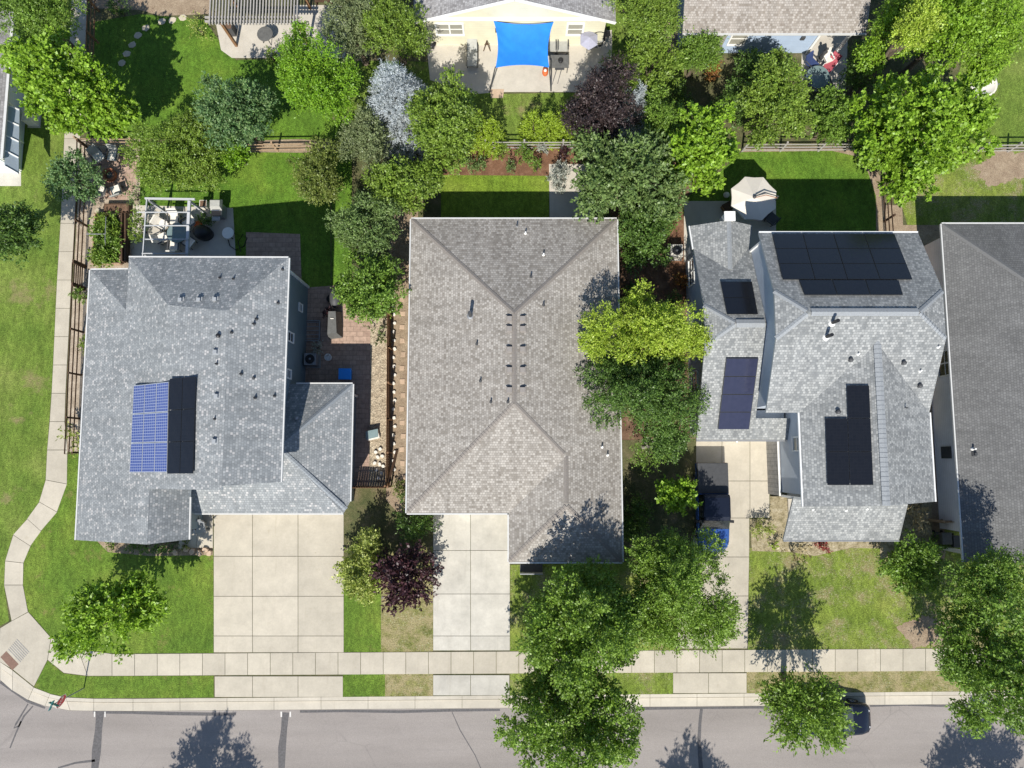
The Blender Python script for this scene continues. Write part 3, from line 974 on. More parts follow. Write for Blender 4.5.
def stone(name, label, px, py, w, d, h=.05, mat='flag', group=None, rz=0, cat='stone', z0=0.0, sides=7):
    b = at(px, py, 0)
    rr = random.Random(int(px * 31 + py * 17))
    pts = []
    for i in range(sides):
        a = 2 * math.pi * i / sides + rr.uniform(-.15, .15)
        q = rot2(w / 2 * math.cos(a) * rr.uniform(.88, 1.12), d / 2 * math.sin(a) * rr.uniform(.88, 1.12), rz)
        pts.append((b.x + q[0], b.y + q[1]))
    mb = MB()
    c = Vector((b.x, b.y))
    ins = [tuple(c + (Vector(p) - c) * .82) for p in pts]
    mb.hexa([(p[0], p[1], z0) for p in pts], [(p[0], p[1], z0 + h * .75) for p in pts])
    mb.hexa([(p[0], p[1], z0 + h * .76) for p in pts], [(p[0], p[1], z0 + h) for p in ins])
    root = mb.build(name, M[mat])
    return tag(root, label, cat, group)
# ------------------------------------------------------------------ ground, road, kerb, paths
BK = [(-120, 520), (-60, 600), (-30, 638), (0, 662), (12.5, 670.5), (33.6, 687.5), (50, 694), (65.6, 697.4), (93.7, 698.6)] + \
     [(x, 698.7 - (x - 133) * .0088) for x in range(133, 1240, 47)]
GO = [(-150, 545), (-85, 622), (-45, 662), (0, 680), (12.5, 690.6), (28, 700), (45, 706), (70, 710.6), (93.7, 711)] + \
     [(x, 711.2 - (x - 133) * .0084) for x in range(133, 1240, 47)]
KT = [(b[0] + (g[0] - b[0]) * .30, b[1] + (g[1] - b[1]) * .30) for b, g in zip(BK, GO)]

gm = MB()
gm.poly([(-300, -300, -.14), (300, -300, -.14), (300, 300, -.14), (-300, 300, -.14)])
edge = [at(*p) for p in BK]
north = [Vector((80, edge[-1].y, 0)), Vector((80, 90, 0)), Vector((-90, 90, 0)), Vector((-90, edge[0].y, 0))]
gm.poly([Vector((p.x, p.y, 0)) for p in edge] + north)
tag(gm.build('ground', M['earth']), kind='structure')

rd = MB()
rd.poly([at(g[0], g[1], -.13) for g in reversed(GO)] + [Vector((-60, 20, -.13)), Vector((-60, -40, -.13)), Vector((70, -40, -.13))])
ro = rd.build('road', M['asphalt'])
if ro.data.polygons[0].normal.z < 0: ro.data.flip_normals()
tag(ro, kind='structure')
slabs('kerb', [(BK[i], BK[i + 1], KT[i + 1], KT[i]) for i in range(len(BK) - 1)], M['concrete_kerb'], -.14, .012, .008)
slabs('gutter_pan', [(KT[i], KT[i + 1], GO[i + 1], GO[i]) for i in range(len(BK) - 1)], M['concrete_kerb'], -.139, -.112, .01)
# far verge and sidewalk across the road, out of the photograph
tag(MB().box((0, -31, -.03), (160, 8, .1)).build('far_sidewalk', M['concrete']), kind='structure')

def strip(name, pts, w, mat, z=-.126):
    P = [at(p[0], p[1], z) for p in pts]
    L, Rr = [], []
    for i, p in enumerate(P):
        d = (P[min(i + 1, len(P) - 1)] - P[max(i - 1, 0)]).normalized()
        s = Vector((-d.y, d.x, 0)) * w / 2 * random.uniform(.75, 1.25)
        L.append(p + s); Rr.append(p - s)
    mb = MB()
    for i in range(len(P) - 1):
        mb.poly([Rr[i], Rr[i + 1], L[i + 1], L[i]])
    return tag(mb.build(name, M[mat]), kind='structure')
strip('tar_patch', [(100, 713), (98.5, 730), (96.5, 750), (94.5, 772), (92, 800)], .50, 'tar')
strip('tar_patch', [(285.5, 712.5), (284, 730), (282, 748), (281.5, 772), (281, 800)], .46, 'tar')
strip('tar_patch', [(701.5, 709), (700, 722), (699, 740), (701, 770), (702, 800)], .22, 'tar')
strip('tar_patch', [(28, 704), (22, 714), (16, 724), (14, 728), (19, 726), (24, 716), (33, 706)], .09, 'tar')
strip('tar_patch', [(21, 721), (16, 733), (10, 748)], .10, 'tar')
strip('tar_patch', [(58, 768), (75, 763), (95, 760.5)], .12, 'tar')
strip('tar_patch', [(452, 712), (460, 730), (475, 755), (490, 790)], .05, 'tar')
for x in (94.5, 281.3):
    for dx in (0, 10.5 if x < 200 else 9):
        strip('road_mark', [(x + dx, 711.6), (x + dx, 717)], .09, 'white_mark', -.121)
strip('tar_edge', [(93, 712.2), (130, 712.6), (170, 713.6), (210, 714.2), (236, 714)], .16, 'tar', -.124)
strip('tar_edge', [(300, 711.6), (345, 711), (400, 711.8), (450, 710.4), (500, 710)], .13, 'tar', -.124)
strip('tar_edge', [(640, 708.6), (690, 708.2), (740, 707.6), (790, 707)], .13, 'tar', -.124)
strip('tar_edge', [(870, 706), (905, 704.6), (940, 706), (985, 705)], .13, 'tar', -.124)
strip('tar_edge', [(0, 682), (14, 692), (28, 701.5), (45, 708)], .12, 'tar', -.124)

# sidewalk along the street
sy0 = lambda x: 653.9 - (x - 120) * .0066
sy1 = lambda x: 676.0 - (x - 120) * .0058
sq = []
xs = [112 + 22.6 * i for i in range(50)]
for a, b in zip(xs[:-1], xs[1:]):
    sq.append(((a, sy0(a)), (b, sy0(b)), (b, sy1(b)), (a, sy1(a))))
sq += [((11.4, 621), (28, 612), (51, 638), (47.5, 660)), ((51, 638), (78, 649), (87.6, 676), (63.5, 673), (47.5, 660)),
       ((78, 649), (112, 653.8), (112, 676), (87.6, 676)), ((0, 628), (11.4, 621), (47.5, 660), (34, 686.5), (12.5, 669.5), (-2, 661)),
       ((-50, 606), (-20, 618), (0, 628), (-2, 660), (-30, 636))]
slabs('sidewalk', sq, M['concrete'], -.02, .03)
# walkway along the left fence
LE = [(-60, 74, 91), (45, 69.5, 86), (140, 64, 80), (200, 61.5, 76.5), (230, 60, 75.5), (288, 56.4, 71), (342, 54, 68.3), (385, 52, 66), (420, 49.7, 64.5), (450, 47, 67.5)]
def lerp_le(y):
    for a, b in zip(LE[:-1], LE[1:]):
        if y <= b[0] + 1e-6:
            t = (y - a[0]) / (b[0] - a[0])
            return a[1] + (b[1] - a[1]) * t, a[2] + (b[2] - a[2]) * t
pq = []
ys = [-60 + 28.33 * i for i in range(19)]
for a, b in zip(ys[:-1], ys[1:]):
    la, ra = lerp_le(a); lb, rb = lerp_le(b)
    pq.append(((la, a), (ra, a), (rb, b), (lb, b)))
cv = [((47, 450), (67.5, 450)), ((45.5, 480), (67, 484)), ((39, 502), (57, 512)), ((27, 519), (41, 531)), ((13, 535), (30.5, 546)),
      ((5, 561), (23.5, 563)), ((4, 585), (23, 585)), ((11.4, 621), (28, 612))]
for a, b in zip(cv[:-1], cv[1:]):
    pq.append((a[0], a[1], b[1], b[0]))
slabs('footpath', pq, M['concrete'], -.02, .03)

slabs('driveway', grid([213.6, 252.5, 298, 343.8], [500, 556.3, 596.3, 636, 652.6]) + grid([214.5, 252.5, 298, 343], [676.2, 697.2]), M['concrete'], -.02, .034)
slabs('driveway', grid([433, 470.6, 510], [500, 550.5, 594, 636, 650.6]) + grid([433, 470.6, 509.5], [675, 695.6]), M['concrete_old'], -.02, .034)
slabs('driveway', grid([722, 750, 769.6], [432, 481, 518]) + grid([696, 722], [432, 463, 518]) +
      [((697, 518), (722, 518), (722, 557), (690, 557)), ((722, 518), (749.5, 518), (749.3, 557), (722, 557)), ((690, 557), (749.3, 557), (748.5, 596), (684, 596)),
       ((684, 596), (748.5, 596), (748, 632), (676, 632)), ((676, 632), (748, 632), (747.6, 648.6), (674, 648.6)),
       ((673, 673), (708.5, 673), (708.5, 693.4), (673, 693.4)), ((708.5, 673), (746.8, 673), (746.8, 693.2), (708.5, 693.2))], M['concrete'], -.02, .034)
slabs('entry_walk', [((184, 500), (213, 500), (213, 528), (184, 530)), ((182, 530), (198, 530), (196, 548), (177, 549)), ((198, 529), (213, 528), (213, 548), (196, 548))], M['concrete'], -.02, .034)

def blob(name, cx, cy, rx, ry, z, mat, seed):
    # a bare patch with a ragged edge
    rr = random.Random(seed); ph = [rr.uniform(0, 6.28) for _ in range(5)]
    pts = []
    for i in range(90):
        a = 2 * math.pi * i / 90
        k = 1 + .16 * math.sin(2 * a + ph[0]) + .12 * math.sin(5 * a + ph[1]) + .07 * math.sin(11 * a + ph[2]) + rr.uniform(-.09, .09)
        pts.append((cx + rx * k * math.cos(a), cy + ry * k * math.sin(a)))
    return sheet(name, pts, z, mat)
# lawns and planting beds
G1, G2, G3 = .004, .010, .016
sheet('lawn', [(-140, -60), (74, -60), (69.5, 45), (64, 140), (61.5, 200), (56.4, 288), (52, 385), (47, 450), (45.5, 480), (39, 502), (27, 519), (13, 535), (5, 561), (4, 585), (8, 612), (9, 621), (-2, 627), (-60, 600), (-140, 480)], G1, M['grass_open'])
sheet('lawn', [(67.5, 452), (82, 452), (80, 540), (213.5, 548), (213.6, 653), (112, 653.6), (78, 649), (51, 638), (28, 612), (23, 585), (23.5, 563), (30.5, 546), (41, 531), (57, 512), (67, 484)], G1, M['grass_lush'])
sheet('lawn', [(47.5, 660.5), (63.5, 673.5), (87.6, 676.5), (213.6, 675.6), (213.6, 697.5), (93.7, 698.2), (65.6, 697), (50, 693.5), (34, 687)], G1, M['grass_lush'])
sheet('lawn', [(343.6, 556), (381, 556), (381, 652), (343.6, 652)], G1, M['grass_lush'])
sheet('lawn', [(381, 545), (433, 545), (433, 651.5), (381, 652)], G1, M['grass_dry'])
sheet('lawn', [(343, 674.5), (385, 674), (385, 696.5), (343, 697)], G1, M['grass_lush'])
sheet('lawn', [(385, 674), (433, 673.5), (433, 696), (385, 696.5)], G1, M['grass_dry'])
sheet('lawn', [(510, 565), (700, 560), (674, 651), (510, 652)], G1, M['grass_worn'])
sheet('lawn', [(510, 673), (673, 672), (673, 694), (510, 695.6)], G1, M['grass_worn'])
sheet('lawn', [(749.3, 548), (800, 545), (900, 545), (938, 560), (938, 649), (748, 650)], G1, M['grass_worn'])
sheet('lawn', [(938, 520), (1140, 520), (1140, 648), (938, 649)], G1, M['grass_worn'])
sheet('lawn', [(746.8, 671.5), (1140, 669), (1140, 690.5), (746.8, 693.4)], G1, M['grass_dry'])
sheet('lawn', [(138, 140), (240, 152), (330, 152), (331, 300), (140, 270)], G1, M['grass_back'])
sheet('lawn', [(331.5, 153), (352, 150), (352, 290), (331.5, 290)], G1, M['grass_back'])
sheet('lawn', [(441, 174.5), (549, 175), (549, 245), (441, 245)], G1, M['grass_lime'])
sheet('lawn', [(742, 151.5), (832, 150.5), (855, 156), (868, 172), (876, 196), (876, 260), (690, 260), (680, 200), (700, 190)], G1, M['grass_back'])
sheet('lawn', [(905, 150), (1140, 150), (1140, 262), (918, 262), (900, 200)], G1, M['grass_worn'])
sheet('lawn', [(94, 22), (140, 14), (205, 20), (222, 45), (236, 60), (345, 58), (352, 138), (245, 142), (90, 136)], G1, M['grass_back'])
sheet('lawn', [(345, 60), (436, 62), (500, 94), (596, 92), (600, 146), (350, 150)], G1, M['grass_open'])
sheet('lawn', [(975, 10), (1140, -40), (1140, 146), (940, 146)], G1, M['grass_open'])
sheet('lawn', [(600, -30), (684, -30), (684, 146), (600, 146)], G1, M['grass_open'])

sheet('mulch_bed', [(76, 140), (140, 138), (140, 278), (100, 280), (96, 452), (67, 452), (68.5, 385), (73, 288), (78, 200)], G2, M['tan_bed'])
sheet('paver_patio', [(97, 150), (128, 150), (137, 160), (136, 186), (126, 200), (100, 198), (92, 180)], G3, M['pavers'])
sheet('mulch_bed', [(94, 538), (120, 538), (213, 547), (213, 555), (150, 556), (108, 552)], G2, M['tan_dirt'])
sheet('patio', [(132, 205), (233, 208), (236, 262), (132, 275)], G2, M['concrete_patio'])
sheet('flagstone_patio', [(160, 212), (182, 208), (186, 226), (178, 252), (160, 250)], G3, M['flag'])
sheet('patio', [(246, 232), (300, 234), (302, 292), (246, 290)], G2, M['pavers'])
sheet('patio', [(303, 288), (352, 284), (371, 310), (371, 486), (303, 486)], G2, M['pavers'])
sheet('gravel_strip', [(370.5, 318), (388, 318), (386, 488), (369, 488)], G3, M['gravel'])
sheet('side_path', [(389, 210), (418, 210), (418, 500), (400, 515), (386, 500)], G2, M['tan_dirt'])
sheet('side_yard', [(343.8, 487), (440, 487), (440, 545), (343.8, 560)], G1, M['earth'])
sheet('mulch_bed', [(440, 146), (600, 146), (575, 176), (440, 175)], G2, M['red_mulch'])
sheet('patio', [(549, 164), (592, 164), (590, 245), (550, 245)], G3, M['concrete_patio'])
sheet('mulch_bed', [(610, 200), (690, 150), (688, 300), (690, 452), (615, 452)], G1, M['mulch'])
sheet('mulch_bed', [(664, 190), (683, 190), (686, 300), (672, 320)], G3, M['red_mulch'])
sheet('dirt_border', [(742, 147), (840, 146), (862, 152), (880, 176), (884, 205), (902, 205), (905, 260), (876, 260), (876, 196), (868, 172), (855, 156), (832, 150.8), (742, 152)], G2, M['tan_dirt'])
sheet('side_strip', [(884, 225), (940, 225), (945, 560), (930, 560), (925, 400)], G2, M['tan_dirt'])
sheet('patio', [(684, 201), (776, 201), (776, 262), (684, 262)], G3, M['concrete_patio'])
sheet('side_yard', [(612, 440), (700, 440), (697, 560), (612, 560)], G2, M['earth'])
sheet('mulch_bed', [(750, 519), (769.8, 519), (770, 496), (800, 496), (800, 518), (915, 538), (915, 549), (850, 548), (815, 556), (790, 552), (752, 551)], G2, M['bed'])
sheet('mulch_bed', [(880, 500), (932, 498), (932, 560), (880, 560)], G3, M['bed'])
blob('dry_patch', 927, 632, 22, 17, G2, M['tan_dirt'], 3)
blob('dry_patch', 1004, 167, 30, 15, G2, M['tan_dirt'], 5)
sheet('patio', [(216, 24), (294, 20), (294, 52), (282, 58), (232, 58), (221, 50)], G2, M['concrete_patio'])
sheet('patio', [(294, 5), (350, 5), (345, 58), (300, 58)], G2, M['concrete_patio'])
sheet('patio', [(160, -30), (215, -30), (210, 14), (160, 16), (140, 10), (92, 8), (95, -30)], G2, M['tan_dirt'])
blob('dry_patch', 358, 54, 13, 8, G3, M['tan_dirt'], 9)
sheet('patio', [(425, 30), (612, 30), (612, 92), (498, 92), (475, 94), (430, 80)], G2, M['concrete_patio'])
sheet('step', [(490, 89), (504, 89), (503, 98), (491, 98)], G3, M['sandstone'])
sheet('patio', [(803, 30), (848, 30), (846, 90), (800, 92)], G2, M['concrete_patio'])
sheet('side_strip', [(655, 24), (680, 15), (682, 55), (668, 58)], G2, M['tan_dirt'])
sheet('pad', [(-5, 170), (21, 170), (21, 186), (-5, 186)], G2, M['concrete_old'])
sheet('dirt_border', [(240, 141), (300, 139), (330, 142), (330, 153), (240, 152)], G2, M['tan_dirt'])

# ------------------------------------------------------------------ house 1, left
S = lambda q: at(q[0], q[1], q[2])
h1 = thing('house', 'two storey house with a blue-gray shingle roof and both blue and black solar panels', 'house', (-17, 2, 0))
wN = at(90.5, 270, 3.4)
def on_west(px, py):
    # the long west slope is one plane
    o, d = ray(px, py); sl = .4
    t = (3.4 + sl * (o.x - wN.x) - o.z) / (d.z - sl * d.x)
    return o + d * t
r1, r2, r3, nA, wj, g1, v1, k1, wS = [on_west(*q) for q in ((168, 305), (227, 311), (222, 486), (129, 257.5), (126, 310), (147, 544.5), (149, 489), (222, 490), (76, 540))]
nB, eS = S((288.5, 258, 6.1)), S((280.5, 482, 6.1))
nn_ = (nB - nA).cross(r2 - nA)
o_, d_ = ray(168, 305)
r1 = o_ + d_ * ((nA - o_).dot(nn_) / d_.dot(nn_))

e1, e2 = S((188.5, 539.5, 4.05)), S((189.5, 497, 4.05))
v1u, e2u = v1 + Vector((0, .8, -.02)), e2 + Vector((0, .8, 0))
nW = S((128, 269.5, 3.4))
EW, NS = (1, 0), (0, 1)
F1 = [([nA, nB, r2, r1], EW), ([nB, eS, r3, r2], NS),
      ([wS, wN, wj, nA, r1, r2, r3, k1, v1, g1], NS), ([wN, nW, wj], EW), ([g1, e1, e2u, v1u], NS)]
# the big west slope is split into strips so that it stays well shaped
F1[2] = ([wS, wN, wj, v1, g1], NS)
F1 += [([wj, nA, r1, v1], NS), ([r1, r2, r3, k1, v1], NS)]
rf1 = roof(h1, 'sh_blue', F1, trim='fascia')
zl = 3.0
ga, gb, gc, gd = at(352.6, 384, zl), at(350, 501, zl), at(346.5, 513, zl), at(190, 513, zl)
xE, yN, yS = -9.16, 4.2, -3.11
ap = Vector((-12.75, .55, 4.65)); apW = Vector((-18.0, .55, 4.65))
FG = [([(-12.9, yN, zl), (xE, yN, zl), ap], EW), ([(xE, yN, zl), (xE, yS + .65, zl), (xE - .35, yS, zl), ap], NS),
      ([(xE - .35, yS, zl), (-18.1, yS, zl), apW, ap], EW)]
rg1 = roof(h1, 'sh_blue', FG, trim='fascia', name='garage_roof')
ridge_caps(rg1, 'sh_blue', [((xE, yN, zl), ap), ((xE - .2, yS + .2, zl), ap)], slope=.4, lift=.02)
gutter(h1, [(nA, nB, (0, 1)), (nB, eS, (1, 0)), (wN, wS, (-1, 0)), (wN, nW, (0, 1)), ((-12.4, yN, zl), (xE, yN, zl), (0, 1)),
            ((xE, yN, zl), (xE, yS + .65, zl), (1, 0)), ((xE - .35, yS, zl), (-17.9, yS, zl), (0, -1)), (e1, e2, (1, 0))])
w1 = MB()
w1.prism([(-19.6, -1.3), (-12.78, -1.3), (-12.78, 10.62), (-19.6, 10.62)], 0, 4.55)
w1.prism([(-23.7, -4.2), (-19.61, -4.2), (-19.61, 10.2), (-23.7, 10.2)], .001, 3.45)
w1.prism([(-19.6, -4.19), (-18.7, -4.19), (-18.7, -1.31), (-19.6, -1.31)], .001, 3.8)
w1.prism([(-17.39, -2.6), (-9.6, -2.6), (-9.6, 3.75), (-12.77, 3.75), (-12.77, -1.31), (-17.39, -1.31)], .002, 2.8)
w1.prism([(-13.2, -1.29), (-12.779, -1.29), (-12.779, 10.61), (-13.2, 10.61)], .001, 6.0)
w1.build('wall', M['sd_blue'], h1)
MB().beam((-12.72, 10.6, .05), (-12.72, 10.6, 5.7), .12, .12).build('corner_trim', M['white'], h1)
MB().beam((-9.55, 3.75, .05), (-9.55, 3.75, 2.8), .12, .12).build('corner_trim', M['white'], h1)
window(h1, (-12.775, 6.9, 3.2), .55, 1.0, (1, 0), 0)
window(h1, (-12.775, 4.75, 3.3), .5, .7, (1, 0), 0)
window(h1, (-12.775, 9.0, 1.5), .45, .6, (1, 0), 0)
gdoor = MB()
for i in range(4): gdoor.box((-13.0, -2.63, .32 + .6 * i), (5.4, .05, .57))
gdoor.build('garage_door', M['white'], h1)
MB().box((-17.0, -2.63, 1.02), (.95, .05, 2.04)).build('front_door', M['wood_brown'], h1)
solar(rf1, F1[2:3] + F1[5:], [(136, 385.6), (170.8, 381.8), (169.2, 472.3), (131.8, 472.5)], 3, 3, 'pv_blue', 'pv_frame_light', gap=.012)
solar(rf1, F1[5:] + F1[2:3], [(172.4, 378.6), (198.6, 376.6), (195.6, 473.4), (169.6, 473.6)], 2, 3, 'pv_black', 'pv_frame_dark', lift=.18)
for q in ((181, 300), (199.5, 300), (215.5, 299.5)): box_vent(rf1, F1, *q, s=.2, mat='vent_gray')
for q in ((216, 352), (217, 381 + 15), (215, 441)): box_vent(rf1, F1, *q, s=.2, mat='vent_gray')
for q in ((219, 336),): round_vent(rf1, F1, *q)
for q in ((220, 278), (233.5, 279), (282.5, 269.5), (278, 303), (256.5, 319), (254, 324), (231.5, 332.5), (241, 374), (253.5, 378), (255, 398), (274.5, 396), (217, 364), (215, 419)):
    pipe(rf1, F1, *q, h=random.uniform(.1, .26), r=.04, collar='dark_gray')
round_vent(rg1, FG, 297, 418, 'metal_gray')

# ------------------------------------------------------------------ house 2, middle
h2 = thing('house', 'single storey house with a large brown-gray hip roof in the middle of the row', 'house', (0, 4, 0))
z0, X0, X1, XN, YN, Y1, Y2, pt = 3.0, -5.93, 6.17, -.17, 13.98, -3.11, -5.81, .32
hw = (X1 - X0) / 2; xm = (X0 + X1) / 2; zr = z0 + pt * hw
aN, aS = Vector((xm, YN - hw, zr)), Vector((xm, Y1 + hw, zr))
w2 = (X1 - XN) / 2; xw = (X1 + XN) / 2; zw = z0 + pt * w2
bS, bN = Vector((xw, Y2 + w2, zw)), Vector((xw, Y1 + w2, zw))
A, B, Cc, D, E_, F_ = [Vector(p) for p in ((X0, YN, z0), (X1, YN, z0), (X1, Y2, z0), (XN, Y2, z0), (XN, Y1, z0), (X0, Y1, z0))]
F2 = [([A, B, aN], EW), ([A, aN, aS, F_], NS), ([B, Cc, bS, bN, aS, aN], NS), ([F_, E_, bN, aS], EW), ([E_, D, bS, bN], NS), ([D, Cc, bS], EW)]
rf2 = roof(h2, 'sh_brown', F2)
ridge_caps(rf2, 'sh_brown', [(A, aN), (B, aN), (F_, aS), (aS, bN), (D, bS), (Cc, bS)], slope=.30, lift=.02)
ridge_caps(rf2, 'sh_brown', [(aN, aS), (bN, bS)], w=.13, slope=.4, step=.16)
gutter(h2, [(A, B, (0, 1)), (A, F_, (-1, 0)), (F_, E_, (0, -1)), (E_, D, (-1, 0)), (D, Cc, (0, -1)), (Cc, B, (1, 0))])
w_ = MB().prism([(X0 + .45, Y1 + .45), (XN + .45, Y1 + .45), (XN + .45, Y2 + .45), (X1 - .45, Y2 + .45), (X1 - .45, YN - .45), (X0 + .45, YN - .45)], 0, 2.82)
w_.build('wall', M['sd_cream'], h2)
gd_ = MB()
for i in range(4): gd_.box((-3.0, Y1 + .42, .3 + .56 * i), (4.6, .05, .53))
gd_.build('garage_door', M['white'], h2)
window(h2, (2.6, Y2 + .447, 1.4), 1.8, 1.2, (0, -1), 1)
window(h2, (-2.5, YN - .447, 1.4), 1.8, 1.2, (0, 1), 1)
for y in (319, 329, 349.5, 370, 390):
    for x in (509.5, 522.5): box_vent(rf2, F2, x, y, s=.30, mat='vent_brown')
pipe(rf2, F2, 470.5, 316, h=1.0, r=.1, mat='dark_gray')
for q, c in (((517, 226), 'metal_gray'), ((525.5, 233.5), 'white'), ((543.5, 255), 'white'), ((531, 277), 'dark_gray'), ((543.5, 305), 'dark_gray'), ((477, 344), 'dark_gray'), ((480.5, 381), 'dark_gray'), ((491, 402), 'dark_gray'), ((508, 402), 'dark_gray'), ((602, 447), 'white'), ((607.5, 455), 'white')):
    pipe(rf2, F2, *q, h=.3, r=.045, mat='dark_gray' if c != 'white' else 'white', collar=c)

# ------------------------------------------------------------------ house 3, right of the middle
h3 = thing('house', 'two storey gray house with black solar panels on four of its roof slopes', 'house', (18, 5, 0))
XL, XR, Yn, Ye, Yr, ze, p3 = 13.51, 22.2, 12.22, 2.38, 7.3, 5.8, .5
zr3 = ze + p3 * (Yn - Yr); zc3 = zr3 - .62
cN, cS = Yr + .62 / p3, Yr - .62 / p3
rL, rR = Vector((15.0, Yr, zr3)), Vector((20.55, Yr, zr3))
lcN, lcS, rcN, rcS = Vector((XL, cN, zc3)), Vector((XL, cS, zc3)), Vector((XR, cN, zc3)), Vector((XR, cS, zc3))
nL, nR, sL, sR = Vector((XL, Yn, ze)), Vector((XR, Yn, ze)), Vector((XL, Ye, ze)), Vector((XR, Ye, ze))
Xw, Xm = 15.3, 18.75; zw3 = ze + p3 * (Xm - Xw)
Ys = -2.4
wA, wB = Vector((Xw, Ye, ze)), Vector((Xw, Ys - .15, ze))
mN, mS = Vector((Xm, Ye + (Xm - Xw), zw3)), Vector((Xm, Ys, zw3))
eB = Vector((XR, Ys + .1, ze))
F3 = [([nL, nR, rcN, rR, rL, lcN], EW), ([lcN, rL, lcS], NS), ([rcN, rR, rcS], NS),
      ([lcS, rL, rR, rcS, sR, mN, wA, sL], EW), ([wA, wB, mS, mN], NS), ([sR, eB, mS, mN], NS)]
rf3 = roof(h3, 'sh_gray', F3)
# garage wing with its little north gable
gx0, gx1, gyS, gyR, gz, gp = 10.51, 13.74, 1.0, 7.2, 3.0, .45
gzr = gz + gp * (gyR - gyS); gzc = gzr - .5; gcS, gcN = gyR - .5 / gp, gyR + .5 / gp
gyN = 12.1; gzN = gzr - gp * (gyN - gyR)
grL, grR = Vector((12.1, gyR, gzr)), Vector((gx1, gyR, gzr))
gsE = Vector((15.68, gyS, gz))
gz_w = gz + gp * (2.0 - gyS)
gLs, gLn = Vector((gx0, gcS, gzc)), Vector((gx0, gcN, gzc))
gR_, gRy = 12.35, 10.5
gRz = gzr - gp * (gRy - gyR)
gW0, gW1 = Vector((10.36, 13.4, 3.45)), Vector((10.5, 12.0, 3.6))
gE0, gE1 = Vector((13.95, 13.4, 3.55)), Vector((13.74, 12.1, 3.6))
gT0, gT1 = Vector((gR_, 13.45, gRz + .03)), Vector((gR_, gRy, gRz))
F3g = [([Vector((gx0, gyS, gz)), gsE, Vector((15.68, 2.2, gz + gp * 1.2)), Vector((gx1, 2.2, gz + gp * 1.2)), grR, grL, gLs], EW), ([gLs, grL, gLn], NS),
       ([gLn, grL, grR, gE1, gT1, gW1], EW), ([gW0, gW1, gT1, gT0], NS), ([gE0, gE1, gT1, gT0], NS)]
rf3g = roof(h3, 'sh_gray', F3g, name='garage_roof')
FP = [([(15.35, -4.64, 2.7), (21.9, -4.64, 2.7), (21.95, -2.2, 3.9), (15.55, -2.2, 3.9)], EW)]
rf3p = roof(h3, 'sh_gray', FP, name='porch_roof')
ridge_caps(rf3, 'sh_gray', [(rL + Vector((.1, 0, 0)), rR)], w=.2, lift=.05, slope=.4, step=.2, lip=.022)
ridge_caps(rf3, 'sh_gray', [(mS, mN + Vector((0, .3, 0)))], w=.20, lift=.05, slope=.42, step=.24, lip=.022)
ridge_caps(rf3, 'sh_gray', [(lcN, rL), (lcS, rL), (rcN, rR), (rcS, rR)], slope=.42, lift=.02)
ridge_caps(rf3g, 'sh_gray', [(grL, grR)], w=.22, lift=.05, slope=.4, step=.17)
ridge_caps(rf3g, 'sh_gray', [(gLs, grL), (gLn, grL), (gT0, gT1)], slope=.42, lift=.02)
gutter(h3, [(nL, nR, (0, 1)), (wA, wB, (-1, 0)), (sR, eB, (1, 0)), (gW0, gW1, (-1, 0))], 'fascia')
gutter(h3, [((15.35, -4.64, 2.7), (21.9, -4.64, 2.7), (0, -1)), ((gx0, gyS, gz), (15.6, gyS, gz), (0, -1))], 'metal_gray')
w3 = MB()
def gable(mb, prof, axis, a, b):
    """prism with a vertical profile (s, z) swept along the other axis"""
    q = (lambda s, z, t: (s, t, z)) if axis == 'y' else (lambda s, z, t: (t, s, z))
    mb.hexa([q(s, z, a) for s, z in prof], [q(s, z, b) for s, z in prof])
# main block, ridge running east to west
gable(w3, [(2.8, 0), (11.85, 0), (11.85, 5.75), (8.35, 7.45), (6.2, 7.45), (2.8, 5.75)], 'x', 13.76, 21.85)
gable(w3, [(15.7, .001), (21.86, .001), (21.86, 5.7), (18.75, 7.2), (15.7, 5.7)], 'y', -2.0, 4.5)
gable(w3, [(1.45, .002), (12.9, .002), (12.9, 2.95), (11.2, 3.7), (8.3, 5.0), (6.1, 5.0), (1.45, 2.95)], 'x', 10.92, 13.75)
w3.build('wall', M['sd_gray'], h3)
ws = MB().prism([(15.55, -2.2), (15.69, -2.2), (15.69, 2.6), (15.55, 2.6)], 0, 1.82)
ws.build('stone_base', M['stone'], h3)
MB().box((15.57, .2, 1.86), (.09, 4.85, .07)).build('trim', M['white'], h3)
MB().box((15.62, -2.2, 3.9), (.12, .12, 3.6)).build('corner_trim', M['white'], h3)
MB().beam((13.7, 11.8, 5.6), (13.7, 11.8, .2), .11, .11).build('corner_trim', M['white'], h3)
window(h3, (15.692, .75, 4.4), .75, 1.1, (-1, 0), 0, 'glass_pale')
window(h3, (10.912, 11.2, 1.5), 1.6, 1.2, (-1, 0), 1)
window(h3, (10.912, 4.5, 1.5), 1.2, 1.2, (-1, 0), 1)
for x in (16.9, 19.2, 21.6): MB().beam((x, -4.35, 0), (x, -4.35, 2.6), .18, .18).build('porch_post', M['white'], h3)
MB().box((19.2, -3.3, .08), (5.0, 2.3, .16)).build('porch_floor', M['concrete_patio'], h3)
gd3 = MB()
for i in range(4): gd3.box((13.2, 1.42, .3 + .56 * i), (4.4, .05, .53))
gd3.build('garage_door', M['white'], h3)
MB().prism([(10.95, 1.46), (15.6, 1.46), (15.6, 2.7), (10.95, 2.7)], .003, 2.9).build('garage_front', M['sd_gray'], h3)
ch = MB().box((12.35, 13.62, 3.9), (.5, .42, 1.1)); ch.box((12.35, 13.62, 4.5), (.62, .54, .1))
ch.build('chimney_box', M['white'], h3)
solar(rf3, F3[:1], [(771.5, 235.5), (893.5, 235.5), (911.5, 280.8), (781.8, 280.8)], 4, 3, 'pv_black', 'pv_frame_dark')
